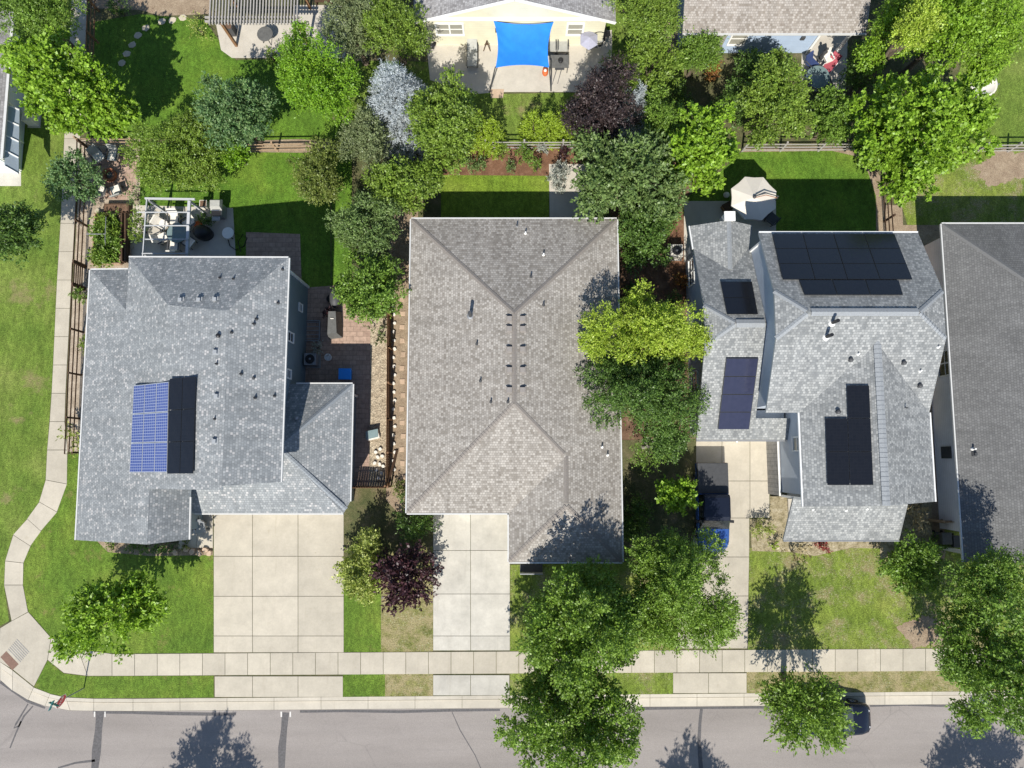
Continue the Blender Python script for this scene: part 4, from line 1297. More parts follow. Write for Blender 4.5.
solar(rf3, F3[:1], [(798.2, 281.6), (897.7, 281.6), (902, 296.4), (803.6, 296.4)], 3, 1, 'pv_black', 'pv_frame_dark')
solar(rf3g, F3g[2:3], [(719.8, 283), (751.5, 283), (757.5, 315.5), (726.3, 315.5)], 1, 2, 'pv_black', 'pv_frame_dark')
solar(rf3g, F3g[:1], [(725.5, 357.5), (758, 357.5), (748.5, 428.6), (717, 428.6)], 1, 4, 'pv_navy', 'pv_frame_dark')
solar(rf3, F3[4:5], [(824.2, 385.6), (869.3, 385.6), (873.6, 485.2), (827.2, 485.2)], 2, 3, 'pv_black', 'pv_frame_dark', skip=((0, 0),))
for q in ((832, 323), (826, 337)): pipe(rf3, F3, *q, h=.75, r=.09, mat='black', collar='white')
for q in ((858, 354), (938, 347), (920, 371)): pipe(rf3, F3, *q, h=.22, r=.04, mat='white', collar='white')
for q in ((850, 360), (903, 363), (919, 386), (837.5, 412)): round_vent(rf3, F3, *q, 'dark_gray')
pipe(rf3, F3, 905, 408, h=.3, r=.035, mat='dark_gray')
for q in ((813, 509.5), (846, 510.5), (867, 509)): pipe(rf3p, FP, *q, h=.06, r=.04, mat='white', collar='white')
MB().box((12.8, .9, 3.0), (.1, .1, .1)).build('gutter_bracket', M['white'], h3)

# ------------------------------------------------------------------ house 4, right edge
h4 = thing('house', 'single storey house with a dark gray roof at the right edge', 'house', (32, 4, 0))
x4, yN4, yS4, z4, W4 = 25.3, 13.68, -5.81, 3.0, 13.5
zr4 = z4 + .36 * W4 / 2
q1, q2, q3, q4 = [Vector(p) for p in ((x4, yN4, z4), (x4 + W4, yN4, z4), (x4 + W4, yS4, z4), (x4, yS4, z4))]
t1, t2 = Vector((x4 + W4 / 2, yN4 - W4 / 2, zr4)), Vector((x4 + W4 / 2, yS4 + .2, zr4))
F4 = [([q1, q2, t1], EW), ([q1, t1, t2, q4], NS), ([q2, q3, t2, t1], NS)]
rf4 = roof(h4, 'sh_dark', F4, trim='fascia_gray')
ridge_caps(rf4, 'sh_dark', [(q1, t1), (q2, t1), (t1, t2)], w=.16, slope=.3, step=.24)
gutter(h4, [(q1, q2, (0, 1)), (q1, q4, (-1, 0))])
MB().prism([(x4 + .55, -4.25), (x4 + W4 - .5, -4.25), (x4 + W4 - .5, 13.2), (x4 + .55, 13.2)], 0, 2.9).build('wall', M['sd_lav'], h4)
MB().prism([(x4 + .9, -4.27), (x4 + W4 - .9, -4.27), (x4 + W4 / 2, -4.27)][:2] + [(x4 + W4 - .9, -4.3), (x4 + .9, -4.3)], 2.9, 3.05).build('frieze', M['white'], h4)
for x in (x4 + .6, x4 + 4, x4 + 8): MB().beam((x, -5.4, 0), (x, -5.4, 2.85), .2, .2).build('porch_post', M['white'], h4)
window(h4, (x4 + .548, 5.6, 1.6), 1.5, 1.3, (-1, 0), 1, fw=.1)
pipe(rf4, F4, 972.5, 449, h=.35, r=.05, mat='white', collar='white'); box_vent(rf4, F4, 974.5, 454, s=.16, mat='dark_gray')
MB().box((x4 + .51, .3, 1.2), (.08, .7, .9)).build('meter_box', M['dark_gray'], h4)

# ------------------------------------------------------------------ house 5, top middle
h5 = thing('house', 'cream house with a gray gable roof behind the blue shade sail', 'house', (0, 31, 0))
xa, xb, yw = -6.0, 6.3, 26.3
xm5 = (xa + xb) / 2; z5r = 3.0 + .36 * (xb - xa) / 2
F5 = [([(xa, yw, 3.0), (xa, 42, 3.0), (xm5, 42, z5r), (xm5, yw, z5r)], NS), ([(xb, yw, 3.0), (xb, 42, 3.0), (xm5, 42, z5r), (xm5, yw, z5r)], NS)]
roof(h5, 'sh_top', F5, trim='fascia')
w5 = MB()
gable(w5, [(xa + .5, 0), (xb - .5, 0), (xb - .5, 3.0), (xm5, z5r - .22), (xa + .5, 3.0)], 'y', 26.68, 41)
w5.build('wall', M['sd_cream'], h5)
MB().beam((xa + .5, 26.64, 2.78), (xb - .5, 26.64, 2.78), .08, .22).build('frieze', M['white'], h5)
for x in (xa, xb): MB().beam((x, yw - .03, 2.95), (xm5, yw - .03, z5r - .05), .05, .2).build('bargeboard', M['white'], h5)
window(h5, (-3.9, 26.678, 1.75), 1.7, 1.15, (0, -1), 1, 'glass_pale', fw=.12)
window(h5, (3.95, 26.678, 1.75), 1.0, 1.15, (0, -1), 0, 'glass_pale', fw=.12)
sd_ = MB().box((1.0, 26.66, 1.2), (2.7, .05, 2.2)); dd = sd_.build('sliding_door', M['glass'], h5)
df = MB()
for x in (-.38, 1.0, 2.38): df.beam((x, 26.63, .1), (x, 26.63, 2.32), .08, .08)
df.beam((-.4, 26.63, 2.34), (2.4, 26.63, 2.34), .08, .1); df.build('door_frame', M['white'], h5)
MB().box((-.95, 26.62, 1.7), (.2, .12, .3)).build('wall_lamp', M['dark_gray'], h5)

# ------------------------------------------------------------------ house 6, top right
h6 = thing('house', 'pale blue house with a tan-brown shingle roof along the top edge', 'house', (16, 31, 0))
y6 = 25.6
F6 = [([(10.35, y6, 3.0), (21.5, y6, 3.0), (21.5, 33, 6.0), (10.35, 33, 6.0)], EW), ([(10.35, 40.4, 3.0), (21.5, 40.4, 3.0), (21.5, 33, 6.0), (10.35, 33, 6.0)], EW)]
roof(h6, 'sh_tan', F6, trim='fascia')
gutter(h6, [((10.35, y6, 3.0), (21.5, y6, 3.0), (0, -1))])
w6 = MB()
gable(w6, [(26.15, 0), (40, 0), (40, 2.85), (33, 5.7), (26.15, 2.95)], 'x', 10.8, 19.1)
gable(w6, [(29.5, .001), (40.01, .001), (40.01, 2.84), (33, 5.69), (29.5, 4.2)], 'x', 19.0, 21.1)
w6.build('wall', M['sd_pale'], h6)
MB().beam((19.12, 26.12, .02), (19.12, 26.12, 2.9), .14, .14).build('corner_trim', M['white'], h6)
MB().beam((10.8, 26.1, 2.85), (19.1, 26.1, 2.85), .06, .12).build('trim', M['white'], h6)
window(h6, (14.2, 26.148, 1.6), 1.0, 1.3, (0, -1), 0, 'glass_pale', fw=.1)
s6 = MB().box((12.2, 26.13, 1.25), (2.4, .05, 2.2)).build('sliding_door', M['glass_pale'], h6)
MB().box((18.2, 26.1, 1.7), (.25, .12, .3)).build('wall_lamp', M['dark_gray'], h6)
MB().box((20.9, 26.0, 1.45), (.16, .16, 2.9)).build('porch_post', M['white'], h6)

# ------------------------------------------------------------------ house 7, left edge
h7 = thing('house', 'white sided house at the left edge with a gutter', 'house', (-36, 22, 0))
y7a, y7b = 17.7, 27.0
F7 = [([(-30.45, y7a, 3.0), (-30.45, y7b, 3.0), (-36, y7b, 5.6), (-36, y7a, 5.6)], NS), ([(-41.5, y7a, 3.0), (-41.5, y7b, 3.0), (-36, y7b, 5.6), (-36, y7a, 5.6)], NS)]
rf7 = roof(h7, 'sh_top', F7, trim='fascia')
gutter(h7, [((-30.45, y7a, 3.0), (-30.45, y7b, 3.0), (1, 0))], w=.16)
w7 = MB()
gable(w7, [(-41, 0), (-31.3, 0), (-31.3, 2.9), (-36, 5.3), (-41, 2.9)], 'y', 18.1, 26.6)
w7.build('wall', M['sd_white'], h7)
aw = MB()
a7 = [at(4.5, 104, 2.75), at(19.5, 110, 2.25), at(18.5, 174, 2.25), at(4.5, 166, 2.75)]
aw.hexa([q - Vector((0, 0, .05)) for q in a7], a7)
ao = aw.build('awning', M['awning'], h7)
for i in range(5):
    t_ = i / 4
    MB().beam(a7[0].lerp(a7[3], t_) + Vector((0, 0, .03)), a7[1].lerp(a7[2], t_) + Vector((0, 0, .03)), .07, .06).build('rib', M['white'], ao)
for y in (18.2, 20.0, 21.9): MB().beam((-31.24, y, .1), (-31.24, y, 2.8), .1, .1).build('downspout', M['white'], h7)
for i in range(5):
    MB().box((-31.26, 18.9 + i * .75, 1.7), (.06, .18, .25)).build('wall_light', M['white'], h7)
# ------------------------------------------------------------------ fences
rail_fence('rail_fence', 'dark brown three rail fence along the curved footpath north of its gate', [(88, 149), (87.5, 205), (84.5, 266)], 'wood_dark')
rail_fence('rail_fence', 'dark brown three rail fence beside the left house, between gate and lawn', [(83.5, 290), (82, 330), (79.5, 385), (76.5, 454), (85, 454)], 'wood_dark')
gt = rail_fence('fence_gate', 'dark slatted gate in the fence beside the footpath', [(84.3, 268), (83.6, 288)], 'wood_dark', heights=(.2, .4, .6, .8, 1.0, 1.2), spacing=1.2, cat='gate')
rail_fence('rail_fence', 'brown rail fence beside the footpath at the top left lawn', [(98.5, -20), (97.5, 30), (96, 75)], 'wood_brown')
rail_fence('rail_fence', 'tan rail fence above the small patio with white chairs', [(86, 147), (140, 147.5)], 'wood_tan')
rail_fence('rail_fence', 'tan rail fence between the two left back yards, beside the blue green tree', [(240, 153), (275, 152.5), (316, 152)], 'wood_tan')
rail_fence('rail_fence', 'pale gray rail fence behind the red mulch bed', [(486, 150.5), (520, 150.5), (600, 150.5)], 'wood_gray', heights=(.4, .8, 1.15))
rail_fence('rail_fence', 'gray brown rail fence behind the lawn with the parasol', [(742, 152.5), (800, 152.5), (856, 152)], 'wood_gray')
rail_fence('rail_fence', 'gray rail fence at the right edge above the dry lawn', [(976, 153.5), (1010, 153), (1070, 153)], 'wood_gray')
rail_fence('rail_fence', 'dark rail fence between the parasol lawn and the right edge house', [(880, 182), (882, 215), (885, 262)], 'wood_dark')
board_fence('board_fence', 'long thin brown board fence between the left and middle houses', [(391, 285), (390.5, 350), (390, 420), (389.5, 486)], 'wood_brown', 1.25)
board_fence('board_fence', 'short brown fence across the side yard beside the left garage', [(352, 487), (389, 487)], 'wood_brown', 1.35)
board_fence('board_fence', 'brown fence panel between the right hand houses', [(929, 521), (944, 519)], 'wood_tan', 1.5)
pl = MB().beam(at(397, 450, .1), at(388.5, 482, .9), .14, .04).build('plank', M['wood_dark'])
tag(pl, 'loose dark plank leaning on the brown board fence', 'plank')

# ------------------------------------------------------------------ pergolas, shade sail, parasol
pg = thing('pergola', 'gray wooden slatted pergola over the top left patio', 'pergola', tuple(at(255, 10)))
zt = 2.75
sl = MB()
for i in range(29):
    x = 209.5 + i * 3.12
    a, b = at(x, 24.5, zt), at(x, 24.5, zt); b = Vector((a.x, a.y + 3.4, zt))
    sl.beam(a, b, .075, .12)
sl.build('slat_roof', M['wood_gray'], pg)
for y in (17.5, 21.5):
    a, b = at(205, y, zt - .14), at(300, y, zt - .14)
    MB().beam(a, b, .09, .13).build('beam', M['wood_gray'], pg)
a, b = at(205, 19.5, zt), at(300, 19.5, zt)
MB().beam(a + Vector((0, 2.6, -.14)), b + Vector((0, 2.6, -.14)), .09, .13).build('beam', M['wood_gray'], pg)
for x in (219, 296):
    for dy in (0, 2.6):
        p = at(x, 19.5, zt); MB().beam((p.x, p.y + dy, 0), (p.x, p.y + dy, zt - .2), .16, .16).build('post', M['wood_brown'], pg)

pw = thing('pergola', 'open white frame pergola behind the left house', 'pergola', tuple(at(175, 225)))
z = 2.35
def wbeam(a, b, w=.1, h=.12, n='beam'):
    MB().beam(a, b, w, h).build(n, M['frame_white'], pw)
wbeam(at(145, 198.5, z), at(195, 199.3, z), .10)
wbeam(at(189.5, 201, z - .01), at(187, 257, z - .01), .17, .14)
for y, x0_, x1_ in ((212.3, 137, 190), (225.7, 145, 189), (239.3, 145, 188.5), (253.5, 142, 188)):
    wbeam(at(x0_, y, z + .13), at(x1_, y, z + .13), .045, .08, 'slat')
wbeam(at(147, 200, z - .01), at(143, 256, z - .01), .06, .12)
for q in ((148.5, 200), (189.5, 201), (144, 254), (187.5, 254)):
    p = at(*q, z - .1); wbeam((p.x, p.y, 0), (p.x, p.y, z - .1), .12, .12, 'post')

ss = thing('shade_sail', 'bright blue square shade sail stretched over the cream house patio', 'shade sail', tuple(at(523, 48)))
cs = [at(493.6, 21, 2.75), at(553.6, 22.2, 2.75), at(549.3, 67.5, 2.25), at(495.4, 67.8, 2.25)]
n = 30
mb = MB()
def sail(u, v):
    # edges bow inwards
    bu = .06 * (4 * v * (1 - v)); bv = .06 * (4 * u * (1 - u))
    uu = .5 + (u - .5) * (1 - 2 * bu); vv = .5 + (v - .5) * (1 - 2 * bv)
    p = (cs[0] * (1 - uu) + cs[1] * uu) * (1 - vv) + (cs[3] * (1 - uu) + cs[2] * uu) * vv
    return p + Vector((0, 0, .03 * math.sin(9 * u + 4 * v) * math.sin(math.pi * u) * math.sin(math.pi * v) + .02 * math.sin(23 * (u - v)) * (1 - 4 * u * (1 - u)) * v * (1 - v) * 4)) - Vector((0, 0, .22 * 16 * u * (1 - u) * v * (1 - v)))
for zo in (0, -.006):
    k = len(mb.v)
    for j in range(n + 1):
        for i in range(n + 1):
            p = sail(i / n, j / n); mb.v.append((p.x, p.y, p.z + zo))
    for j in range(n):
        for i in range(n):
            q = (k + j * (n + 1) + i, k + (j + 1) * (n + 1) + i, k + (j + 1) * (n + 1) + i + 1, k + j * (n + 1) + i + 1)
            mb.f.append(q if zo == 0 else q[::-1])
mb.build('sail', M['sail'], ss, True)
for top, base in ((cs[3], (489.5, 92)), (cs[2], (551, 91))):
    b = at(*base); MB().path([b, top + Vector((0, 0, .1))], [.045, .035], 8).build('pole', M['dark_gray'], ss)
for c_ in cs[:2]:
    MB().path([c_, Vector((c_.x, 26.66, 2.8))], [.012, .012], 5).build('rope', M['white'], ss)

pr = thing('parasol', 'large cream octagonal cantilever parasol half in the shade of the roof', 'parasol', tuple(at(777, 203)))
cz = 2.55; cx = at(754, 198.3, cz)
rim = [at(*q, 2.35) for q in ((745, 176.7), (763.4, 177.2), (776.4, 191.3), (775.7, 208.4), (762, 220.3), (744.3, 219.3), (731.3, 205.6), (731.3, 188.5))]
top = at(754.5, 197, 2.85)
mb = MB()
for i in range(8):
    a, b = rim[i], rim[(i + 1) % 8]
    m_ = (a + b) / 2 + (top - (a + b) / 2) * .03
    mb.poly([top, b, m_, a])
    mb.poly([top - Vector((0, 0, .012)), a - Vector((0, 0, .012)), m_ - Vector((0, 0, .012)), b - Vector((0, 0, .012))])
    mb.poly([a, m_, m_ - Vector((0, 0, .12)), a - Vector((0, 0, .12))]); mb.poly([m_, b, b - Vector((0, 0, .12)), m_ - Vector((0, 0, .12))])
mb.build('canopy', M['canvas'], pr)
rb = MB()
for q in rim: rb.beam(top - Vector((0, 0, .05)), q - Vector((0, 0, .03)), .02, .02)
rb.build('rib', M['metal_gray'], pr)
am = MB()
mast = at(777, 198.5, 2.5); mast.z = 0
am.path([top + Vector((0, 0, .02)), top + Vector((.1, .05, .12)), at(766, 193.0, 2.95), Vector((mast.x, mast.y + .05, 2.72)), Vector((mast.x, mast.y, 2.3)), mast], [.05, .04, .035, .035, .045, .05], 8)
am.build('arm', M['dark_gray'], pr)
am = MB(); am.path([top + Vector((.05, -.06, .1)), at(766, 195.0, 2.9), Vector((mast.x - .05, mast.y, 2.62))], [.022, .022, .022], 6); am.build('strut', M['pot'], pr)
MB().lathe(tuple(top), [(.10, -.02), (.10, .07), (.03, .13)], 12).build('finial', M['dark_gray'], pr)
MB().box((mast.x, mast.y, .06), (.9, .9, .08)).build('base', M['dark_gray'], pr)
chair('patio_chair', 'dark patio chair under the south side of the cream parasol', 770, 221, 2.4, 'black', 'dark_gray', 'dark_gray')
cb = thing('crate', 'small brown wooden crate left of the parasol on the shaded patio', 'crate', tuple(at(726, 209)))
p = at(726, 209); MB().box((p.x, p.y, .25), (.6, .5, .4), .5).build('box', M['wood_brown'], cb); MB().box((p.x, p.y, .47), (.64, .54, .03), .5).build('lid', M['wood_dark'], cb)
p = at(725.5, 196); tag(MB().lathe((p.x, p.y, 0), [(.05, .02), (.17, .12), (.2, .2), (.15, .32), (.03, .38)], 14).build('garden_ball', M['offwhite'], None, True), 'pale round garden ball on the lawn left of the parasol', 'garden ball')

# ------------------------------------------------------------------ furniture behind the left house
for i, (x, y, a, lab) in enumerate(((103, 159.5, .7, 'white garden chair at the top left of the small paver patio'), (117, 159, -.15, 'white garden chair at the top right of the small paver patio'),
                      (105, 193, 2.8, 'white garden chair at the bottom left of the small paver patio'), (120, 193, 3.5, 'white garden chair at the bottom right of the small paver patio'))):
    chair('garden_chair', lab, x, y, a, 'dark_gray', 'offwhite', 'cushion', 'white chairs on the small paver patio', .62, .6)
fp = thing('fire_pit', 'low round stone fire pit between the white garden chairs', 'fire pit', tuple(at(111, 176)))
p = at(111, 176); MB().lathe((p.x, p.y, 0), [(.42, 0), (.42, .3), (.30, .3), (.28, .12)], 18).build('ring', M['pot'], fp); MB().lathe((p.x, p.y, .1), [(.27, 0), (.2, .05), (.03, .08)], 12).build('ash', M['cover_gray'], fp)
tb = round_table('patio_table', 'round glass patio table under the white pergola', 177, 233, .62, 'glass_table')
for x, y, a, lab in ((178, 221.5, .1, 'north of the round table'), (166.5, 227, 1.1, 'at the upper left of the round table'), (166, 240, 2.0, 'at the lower left of the round table'),
                     (178, 247.5, 3.1, 'pushed up south of the round table'), (192, 244, 4.1, 'at the lower right of the round table'), (191.5, 226, -.9, 'at the upper right of the round table')):
    chair('patio_chair', 'pale cushioned patio chair ' + lab, x, y, a, 'dark_gray', 'offwhite', 'offwhite', 'pale chairs around the glass patio table', .58, .58)
gr = thing('barbecue', 'gray barbecue grill on the shaded patio behind the left house', 'barbecue', tuple(at(222.5, 214)))
p = at(222.5, 214); f = Loc(p, 0)
MB().box((p.x, p.y, .5), (.6, .75, .8)).build('cabinet', M['metal_gray'], gr)
MB().hexa([f(-.36, -.1, .92), f(.36, -.1, .92), f(.36, .6, .92), f(-.36, .6, .92)], [f(-.3, .06, 1.2), f(.3, .06, 1.2), f(.3, .45, 1.22), f(-.3, .45, 1.22)]).build('hood', M['cushion'], gr)
MB().box((p.x, p.y - .28, .94), (.56, .3, .04)).build('grate', M['black'], gr)
MB().box((p.x, p.y - .62, .9), (.5, .26, .05)).build('side_shelf', M['metal_gray'], gr)
MB().beam(f(-.25, -.14, 1.05), f(.25, -.14, 1.05), .03, .03).build('handle', M['chrome'], gr)
round_table('side_table', 'small round white table below the barbecue grill', 228, 233, .36, 'white', h=.5)
hs = MB(); hp = [at(x, y, .05) for x, y in ((228, 240), (230, 246), (236, 250), (244, 246), (247, 238), (243, 234), (238, 242), (241, 252))]
hs.path(hp, [.025] * len(hp), 6); tag(hs.build('garden_hose', M['black'], None, True), 'black garden hose looped on the patio below the barbecue', 'hose')
gc = thing('covered_grill', 'black covered kettle grill beside the white pergola', 'grill', tuple(at(206, 235)))
p = at(206, 235); MB().lathe((p.x, p.y, .05), [(.42, 0), (.45, .4), (.40, .75), (.2, .92), (.03, .96)], 18, 1.25, 1).build('cover', M['black'], gc, True); MB().box((p.x, p.y, .05), (.5, .5, .06)).build('wheel_base', M['dark_gray'], gc)
p = at(200, 226); tag(MB().box((p.x, p.y, .32), (.5, .42, .16), .4, .85).build('cushion', M['orange']), 'orange cushion on the patio right of the white pergola beam', 'cushion')
pt_ = thing('planter', 'white planter box at the end of the white pergola', 'planter', tuple(at(206, 206)))
p = at(206, 206); MB().box((p.x, p.y, .22), (.42, .42, .42), 0, 1.1).build('pot', M['offwhite'], pt_); MB().box((p.x, p.y, .42), (.38, .38, .05)).build('soil', M['mulch'], pt_)
shrub('potted_bush', 'dark green bushy pot plant right of the white pergola beam', 206, 219, 8, .5, 'dark')
ud = thing('raised_planter', 'long dark wooden planter at the head of the vegetable bed', 'planter', tuple(at(116, 208)))
a, b = at(105, 208.5, .3), at(130, 208.5, .3); MB().box(((a.x + b.x) / 2, a.y, .22), (b.x - a.x, .55, .42)).build('box', M['wood_dark'], ud); MB().box(((a.x + b.x) / 2, a.y, .44), (b.x - a.x - .12, .42, .02)).build('soil', M['mulch'], ud)
vb = thing('vegetable_bed', 'raised timber bed full of leafy vegetables behind the left house', 'garden bed', tuple(at(109, 240)))
fr = MB()
c4 = [at(96, 214, .3), at(121, 214, .3), at(121, 264, .3), at(93, 264, .3)]
for i in range(4): fr.beam(c4[i], c4[(i + 1) % 4], .08, .3)
fr.build('frame', M['wood_tan'], vb); MB().poly([Vector((q.x, q.y, .22)) for q in reversed(c4)]).build('soil', M['mulch'], vb)
ar = MB(); ar.path([at(106, 216, .3), at(106, 217, 1.2), at(105, 240, 1.3), at(106, 250, .3)], [.02] * 4, 6); ar.path([at(86, 234, 1.1), at(106, 234, 1.1)], [.02, .02], 6); ar.build('trellis', M['metal_gray'], vb)
for i, (x, y, r_) in enumerate(((105, 221, 8), (114, 220, 7), (101, 232, 8), (112, 231, 9), (104, 243, 9), (115, 244, 8), (100, 255, 9), (111, 257, 8))):
    shrub('vegetable_plant', ordinal(i) + ' leafy clump in the raised vegetable bed, in rows from top left', x, y, r_, .55, 'green' if i % 3 else 'olive_green', 'broad', seed=i, group='vegetables in the raised bed', cat='plant', dens=1.4)
sb = MB()
for x in (123.5, 127): sb.beam(at(x, 214, .4), at(x, 262, .4), .1, .5)
tag(sb.build('timber_edging', M['wood_dark']), 'dark timber edging along the right side of the vegetable bed', 'edging')
for i, (x, y) in enumerate(((131, 217), (131.5, 226), (131, 233), (131.5, 240), (131, 247), (98, 211), (133, 207))):
    stone('stepping_stone', ordinal(i) + ' pale stepping stone beside the vegetable bed, counting from its top right', x, y, .42, .36, group='stepping stones by the vegetable bed', z0=.012)

# side yard of the left house
wg = thing('covered_grill', 'long gray covered grill on the brick patio right of the left house', 'grill', tuple(at(336, 325)))
p = at(336.5, 326); MB().hexa([Vector((p.x - .42, p.y - .85, .05)), Vector((p.x + .42, p.y - .75, .05)), Vector((p.x + .32, p.y + .85, .05)), Vector((p.x - .36, p.y + .85, .05))],
     [Vector((p.x - .28, p.y - .7, 1.05)), Vector((p.x + .28, p.y - .62, 1.05)), Vector((p.x + .2, p.y + .7, 1.1)), Vector((p.x - .24, p.y + .7, 1.1))]).build('cover', M['cover_gray'], wg)
MB().beam((p.x - .1, p.y + .25, 1.12), (p.x + .1, p.y + .25, 1.12), .05, .05).build('handle', M['offwhite'], wg)
bn = thing('storage_bin', 'bright blue plastic bin on the shaded brick patio', 'bin', tuple(at(347, 375)))
p = at(347, 375); MB().box((p.x, p.y, .3), (.62, .58, .55), 0, 1.1).build('tub', M['blue_bin'], bn); MB().box((p.x, p.y, .6), (.78, .70, .06), 0, .94).build('lid', M['blue_bin'], bn)
ac_unit('gray air conditioner against the right wall of the left house', 314, 361, .72, .8)
ww = thing('window_well', 'window well with metal bars beside the left house wall', 'window well', tuple(at(313, 331)))
p = at(313.5, 331); wm = MB(); wm.box((p.x, p.y + .62, .1), (.85, .06, .2)); wm.box((p.x, p.y - .62, .1), (.85, .06, .2)); wm.box((p.x + .42, p.y, .1), (.06, 1.2, .2)); wm.build('rim', M['metal_gray'], ww)
wb = MB()
for i in range(5): wb.beam((p.x - .4, p.y - .5 + .25 * i, .21), (p.x + .4, p.y - .5 + .25 * i, .21), .035, .03)
wb.build('grating', M['metal_gray'], ww)
bk = thing('bucket', 'white bucket at the left end of the gray covered grill', 'bucket', tuple(at(329.5, 358)))
p = at(329.5, 358); MB().lathe((p.x, p.y, .02), [(.17, 0), (.22, .38), (.2, .38), (.17, .06)], 16).build('pail', M['white'], bk); MB().path([Vector((p.x - .21, p.y, .38)), Vector((p.x, p.y + .12, .5)), Vector((p.x + .21, p.y, .38))], [.008] * 3, 5).build('handle', M['metal_gray'], bk)
shrub('potted_plant', 'pot plant with pale leaves above the gray air conditioner', 317, 347, 6.5, .55, 'frost', cat='plant')
shrub('potted_plant', 'dusky red pot plant beside the top of the gray covered grill', 327.5, 312, 5, .5, 'plum', cat='plant')
shrub('potted_plant', 'purple gray spiky plant on the gravel strip', 380, 333, 6.5, .35, 'gray_olive', 'spike', cat='plant', dens=.6)
tr_ = thing('bicycle_trailer', 'dark rounded cart half under the tree beside the patio', 'cart', tuple(at(337, 298)))
p = at(337, 299); MB().lathe((p.x, p.y, .15), [(.1, 0), (.42, .1), (.45, .35), (.3, .55), (.05, .6)], 14, .8, 1.5).build('cover', M['dark_gray'], tr_, True); MB().lathe((p.x - .4, p.y, .02), [(.2, 0), (.24, .1), (.2, .2)], 14).build('wheel', M['rubber'], tr_)
cf = thing('cold_frame', 'pale green cold frame box on the gravel strip', 'cold frame', tuple(at(373, 433)))
p = at(373.5, 435); MB().box((p.x, p.y, .14), (.75, .55, .26), .25).build('box', M['offwhite'], cf)
MB().hexa([Vector((p.x - .4, p.y - .3, .28)), Vector((p.x + .34, p.y - .12, .28)), Vector((p.x + .34, p.y + .36, .42)), Vector((p.x - .4, p.y + .2, .42))], [Vector((p.x - .4, p.y - .3, .31)), Vector((p.x + .34, p.y - .12, .31)), Vector((p.x + .34, p.y + .36, .45)), Vector((p.x - .4, p.y + .2, .45))]).build('lid', M['glass_table'], cf)
for i, (x, y) in enumerate(((376, 452), (380.5, 449), (378, 457), (382.5, 456), (375, 463), (380, 464), (383.5, 466), (377, 470), (382, 473), (379, 478))):
    stone('rock', ordinal(i) + ' pale rock from the top of the loose pile by the left garage', x, y, .26, .22, .16, 'offwhite', 'rock pile by the left garage', i)
for i in range(14):
    y = 300 + 13.6 * i
    stone('stepping_stone', ordinal(i) + ' square stepping stone from the top beside the middle house', 402.5 + math.sin(i * 2.1) * .8, y, .42, .40, .04, 'sandstone', 'stepping stones beside the middle house', .78, z0=.012, sides=4)
for i in range(20):
    y = 306 + 8.6 * i
    stone('edging_rock', ordinal(i) + ' small pale edging rock from the top along the board fence', 393.6 + (i % 3) * .7, y, .2 + .04 * (i % 2), .22, .14, 'offwhite', 'edging rocks along the board fence', i)

# front of the left house
for i, (x, y, lab) in enumerate(((198.5, 521, 'gray porch chair by the front door of the left house, upper one'), (204, 527.5, 'gray porch chair by the front door of the left house, lower one'))):
    chair('porch_chair', lab, x, y, 0.2, 'metal_gray', 'cushion', 'metal_gray', 'porch chairs of the left house', .55, .55)
for i, (x, y) in enumerate(((187, 549), (193, 551), (200, 552.5), (206, 549.5), (210, 553), (176, 552))):
    stone('rock', ordinal(i) + ' rock in the left house front bed, counting from the left', x, y, .42, .32, .2, 'sandstone', 'rocks in the front bed of the left house', i)
for i, (x, y, r_, lf) in enumerate(((132, 546, 6, 'dark'), (144, 547, 6, 'green'), (157, 548, 7, 'dark'), (170, 548, 6, 'dark'), (183, 546, 4, 'olive'), (110, 547, 4, 'olive_green'))):
    shrub('low_plant', ordinal(i) + ' low green plant under the left house front eave, from the left' if i < 5 else 'small olive plant at the left end of the front bed', x, y, r_, .3, lf, seed=i, group='low plants in the left front bed', cat='plant')

# ------------------------------------------------------------------ top left
for i, (x, y) in enumerate(((122, 63), (127, 54), (132.5, 45), (138, 35.5), (146, 28), (162, 21.5), (172.5, 20.5), (183, 18))):
    stone('stepping_stone', ordinal(i) + ' pale stepping stone from the lower end of the curved top left row', x, y, .55, .45, .03, 'flag', 'stepping stones on the top left lawn', .4, z0=.008)
tt = round_table('patio_table', 'dark round table on the patio below the slatted pergola', 265, 34, .5, 'cover_gray')
bx = thing('planter', 'tall dark square planter at the corner of the slatted pergola', 'planter', tuple(at(233, 32)))
p = at(233, 33); MB().box((p.x, p.y, .4), (.5, .5, .8)).build('pot', M['dark_gray'], bx); MB().box((p.x, p.y, .81), (.42, .42, .03)).build('soil', M['mulch'], bx)
for i, (x, y) in enumerate(((271, 55), (285, 53), (296, 52))):
    shrub('columnar_shrub', ordinal(i) + ' slim upright plant from the left at the edge of the top left patio', x, y, 5, .7, 'olive_green', 'small', rz=.8, shape='column', group='slim plants along the top left patio')
gf = thing('garden_swing', 'dark garden bench at the top of the concrete path', 'bench', tuple(at(325, 2)))
p = at(325, 3); MB().box((p.x, p.y, .42), (1.1, .45, .06)).build('seat', M['wood_dark'], gf); MB().box((p.x, p.y + .26, .7), (1.1, .06, .5)).build('backrest', M['wood_dark'], gf)
for dx in (-.5, .5): MB().box((p.x + dx, p.y, .2), (.07, .4, .4)).build('leg', M['wood_dark'], gf)
# utility cabinet by the left house
uc = thing('utility_cabinet', 'pale utility cabinet on the grass under the bright maple', 'utility box', tuple(at(35, 118)))
p = at(35, 119); MB().box((p.x, p.y, .03), (.8, 1.2, .06)).build('pad', M['concrete_old'], uc); MB().box((p.x, p.y, .42), (.65, 1.0, .72), 0, .96).build('cabinet', M['offwhite'], uc)

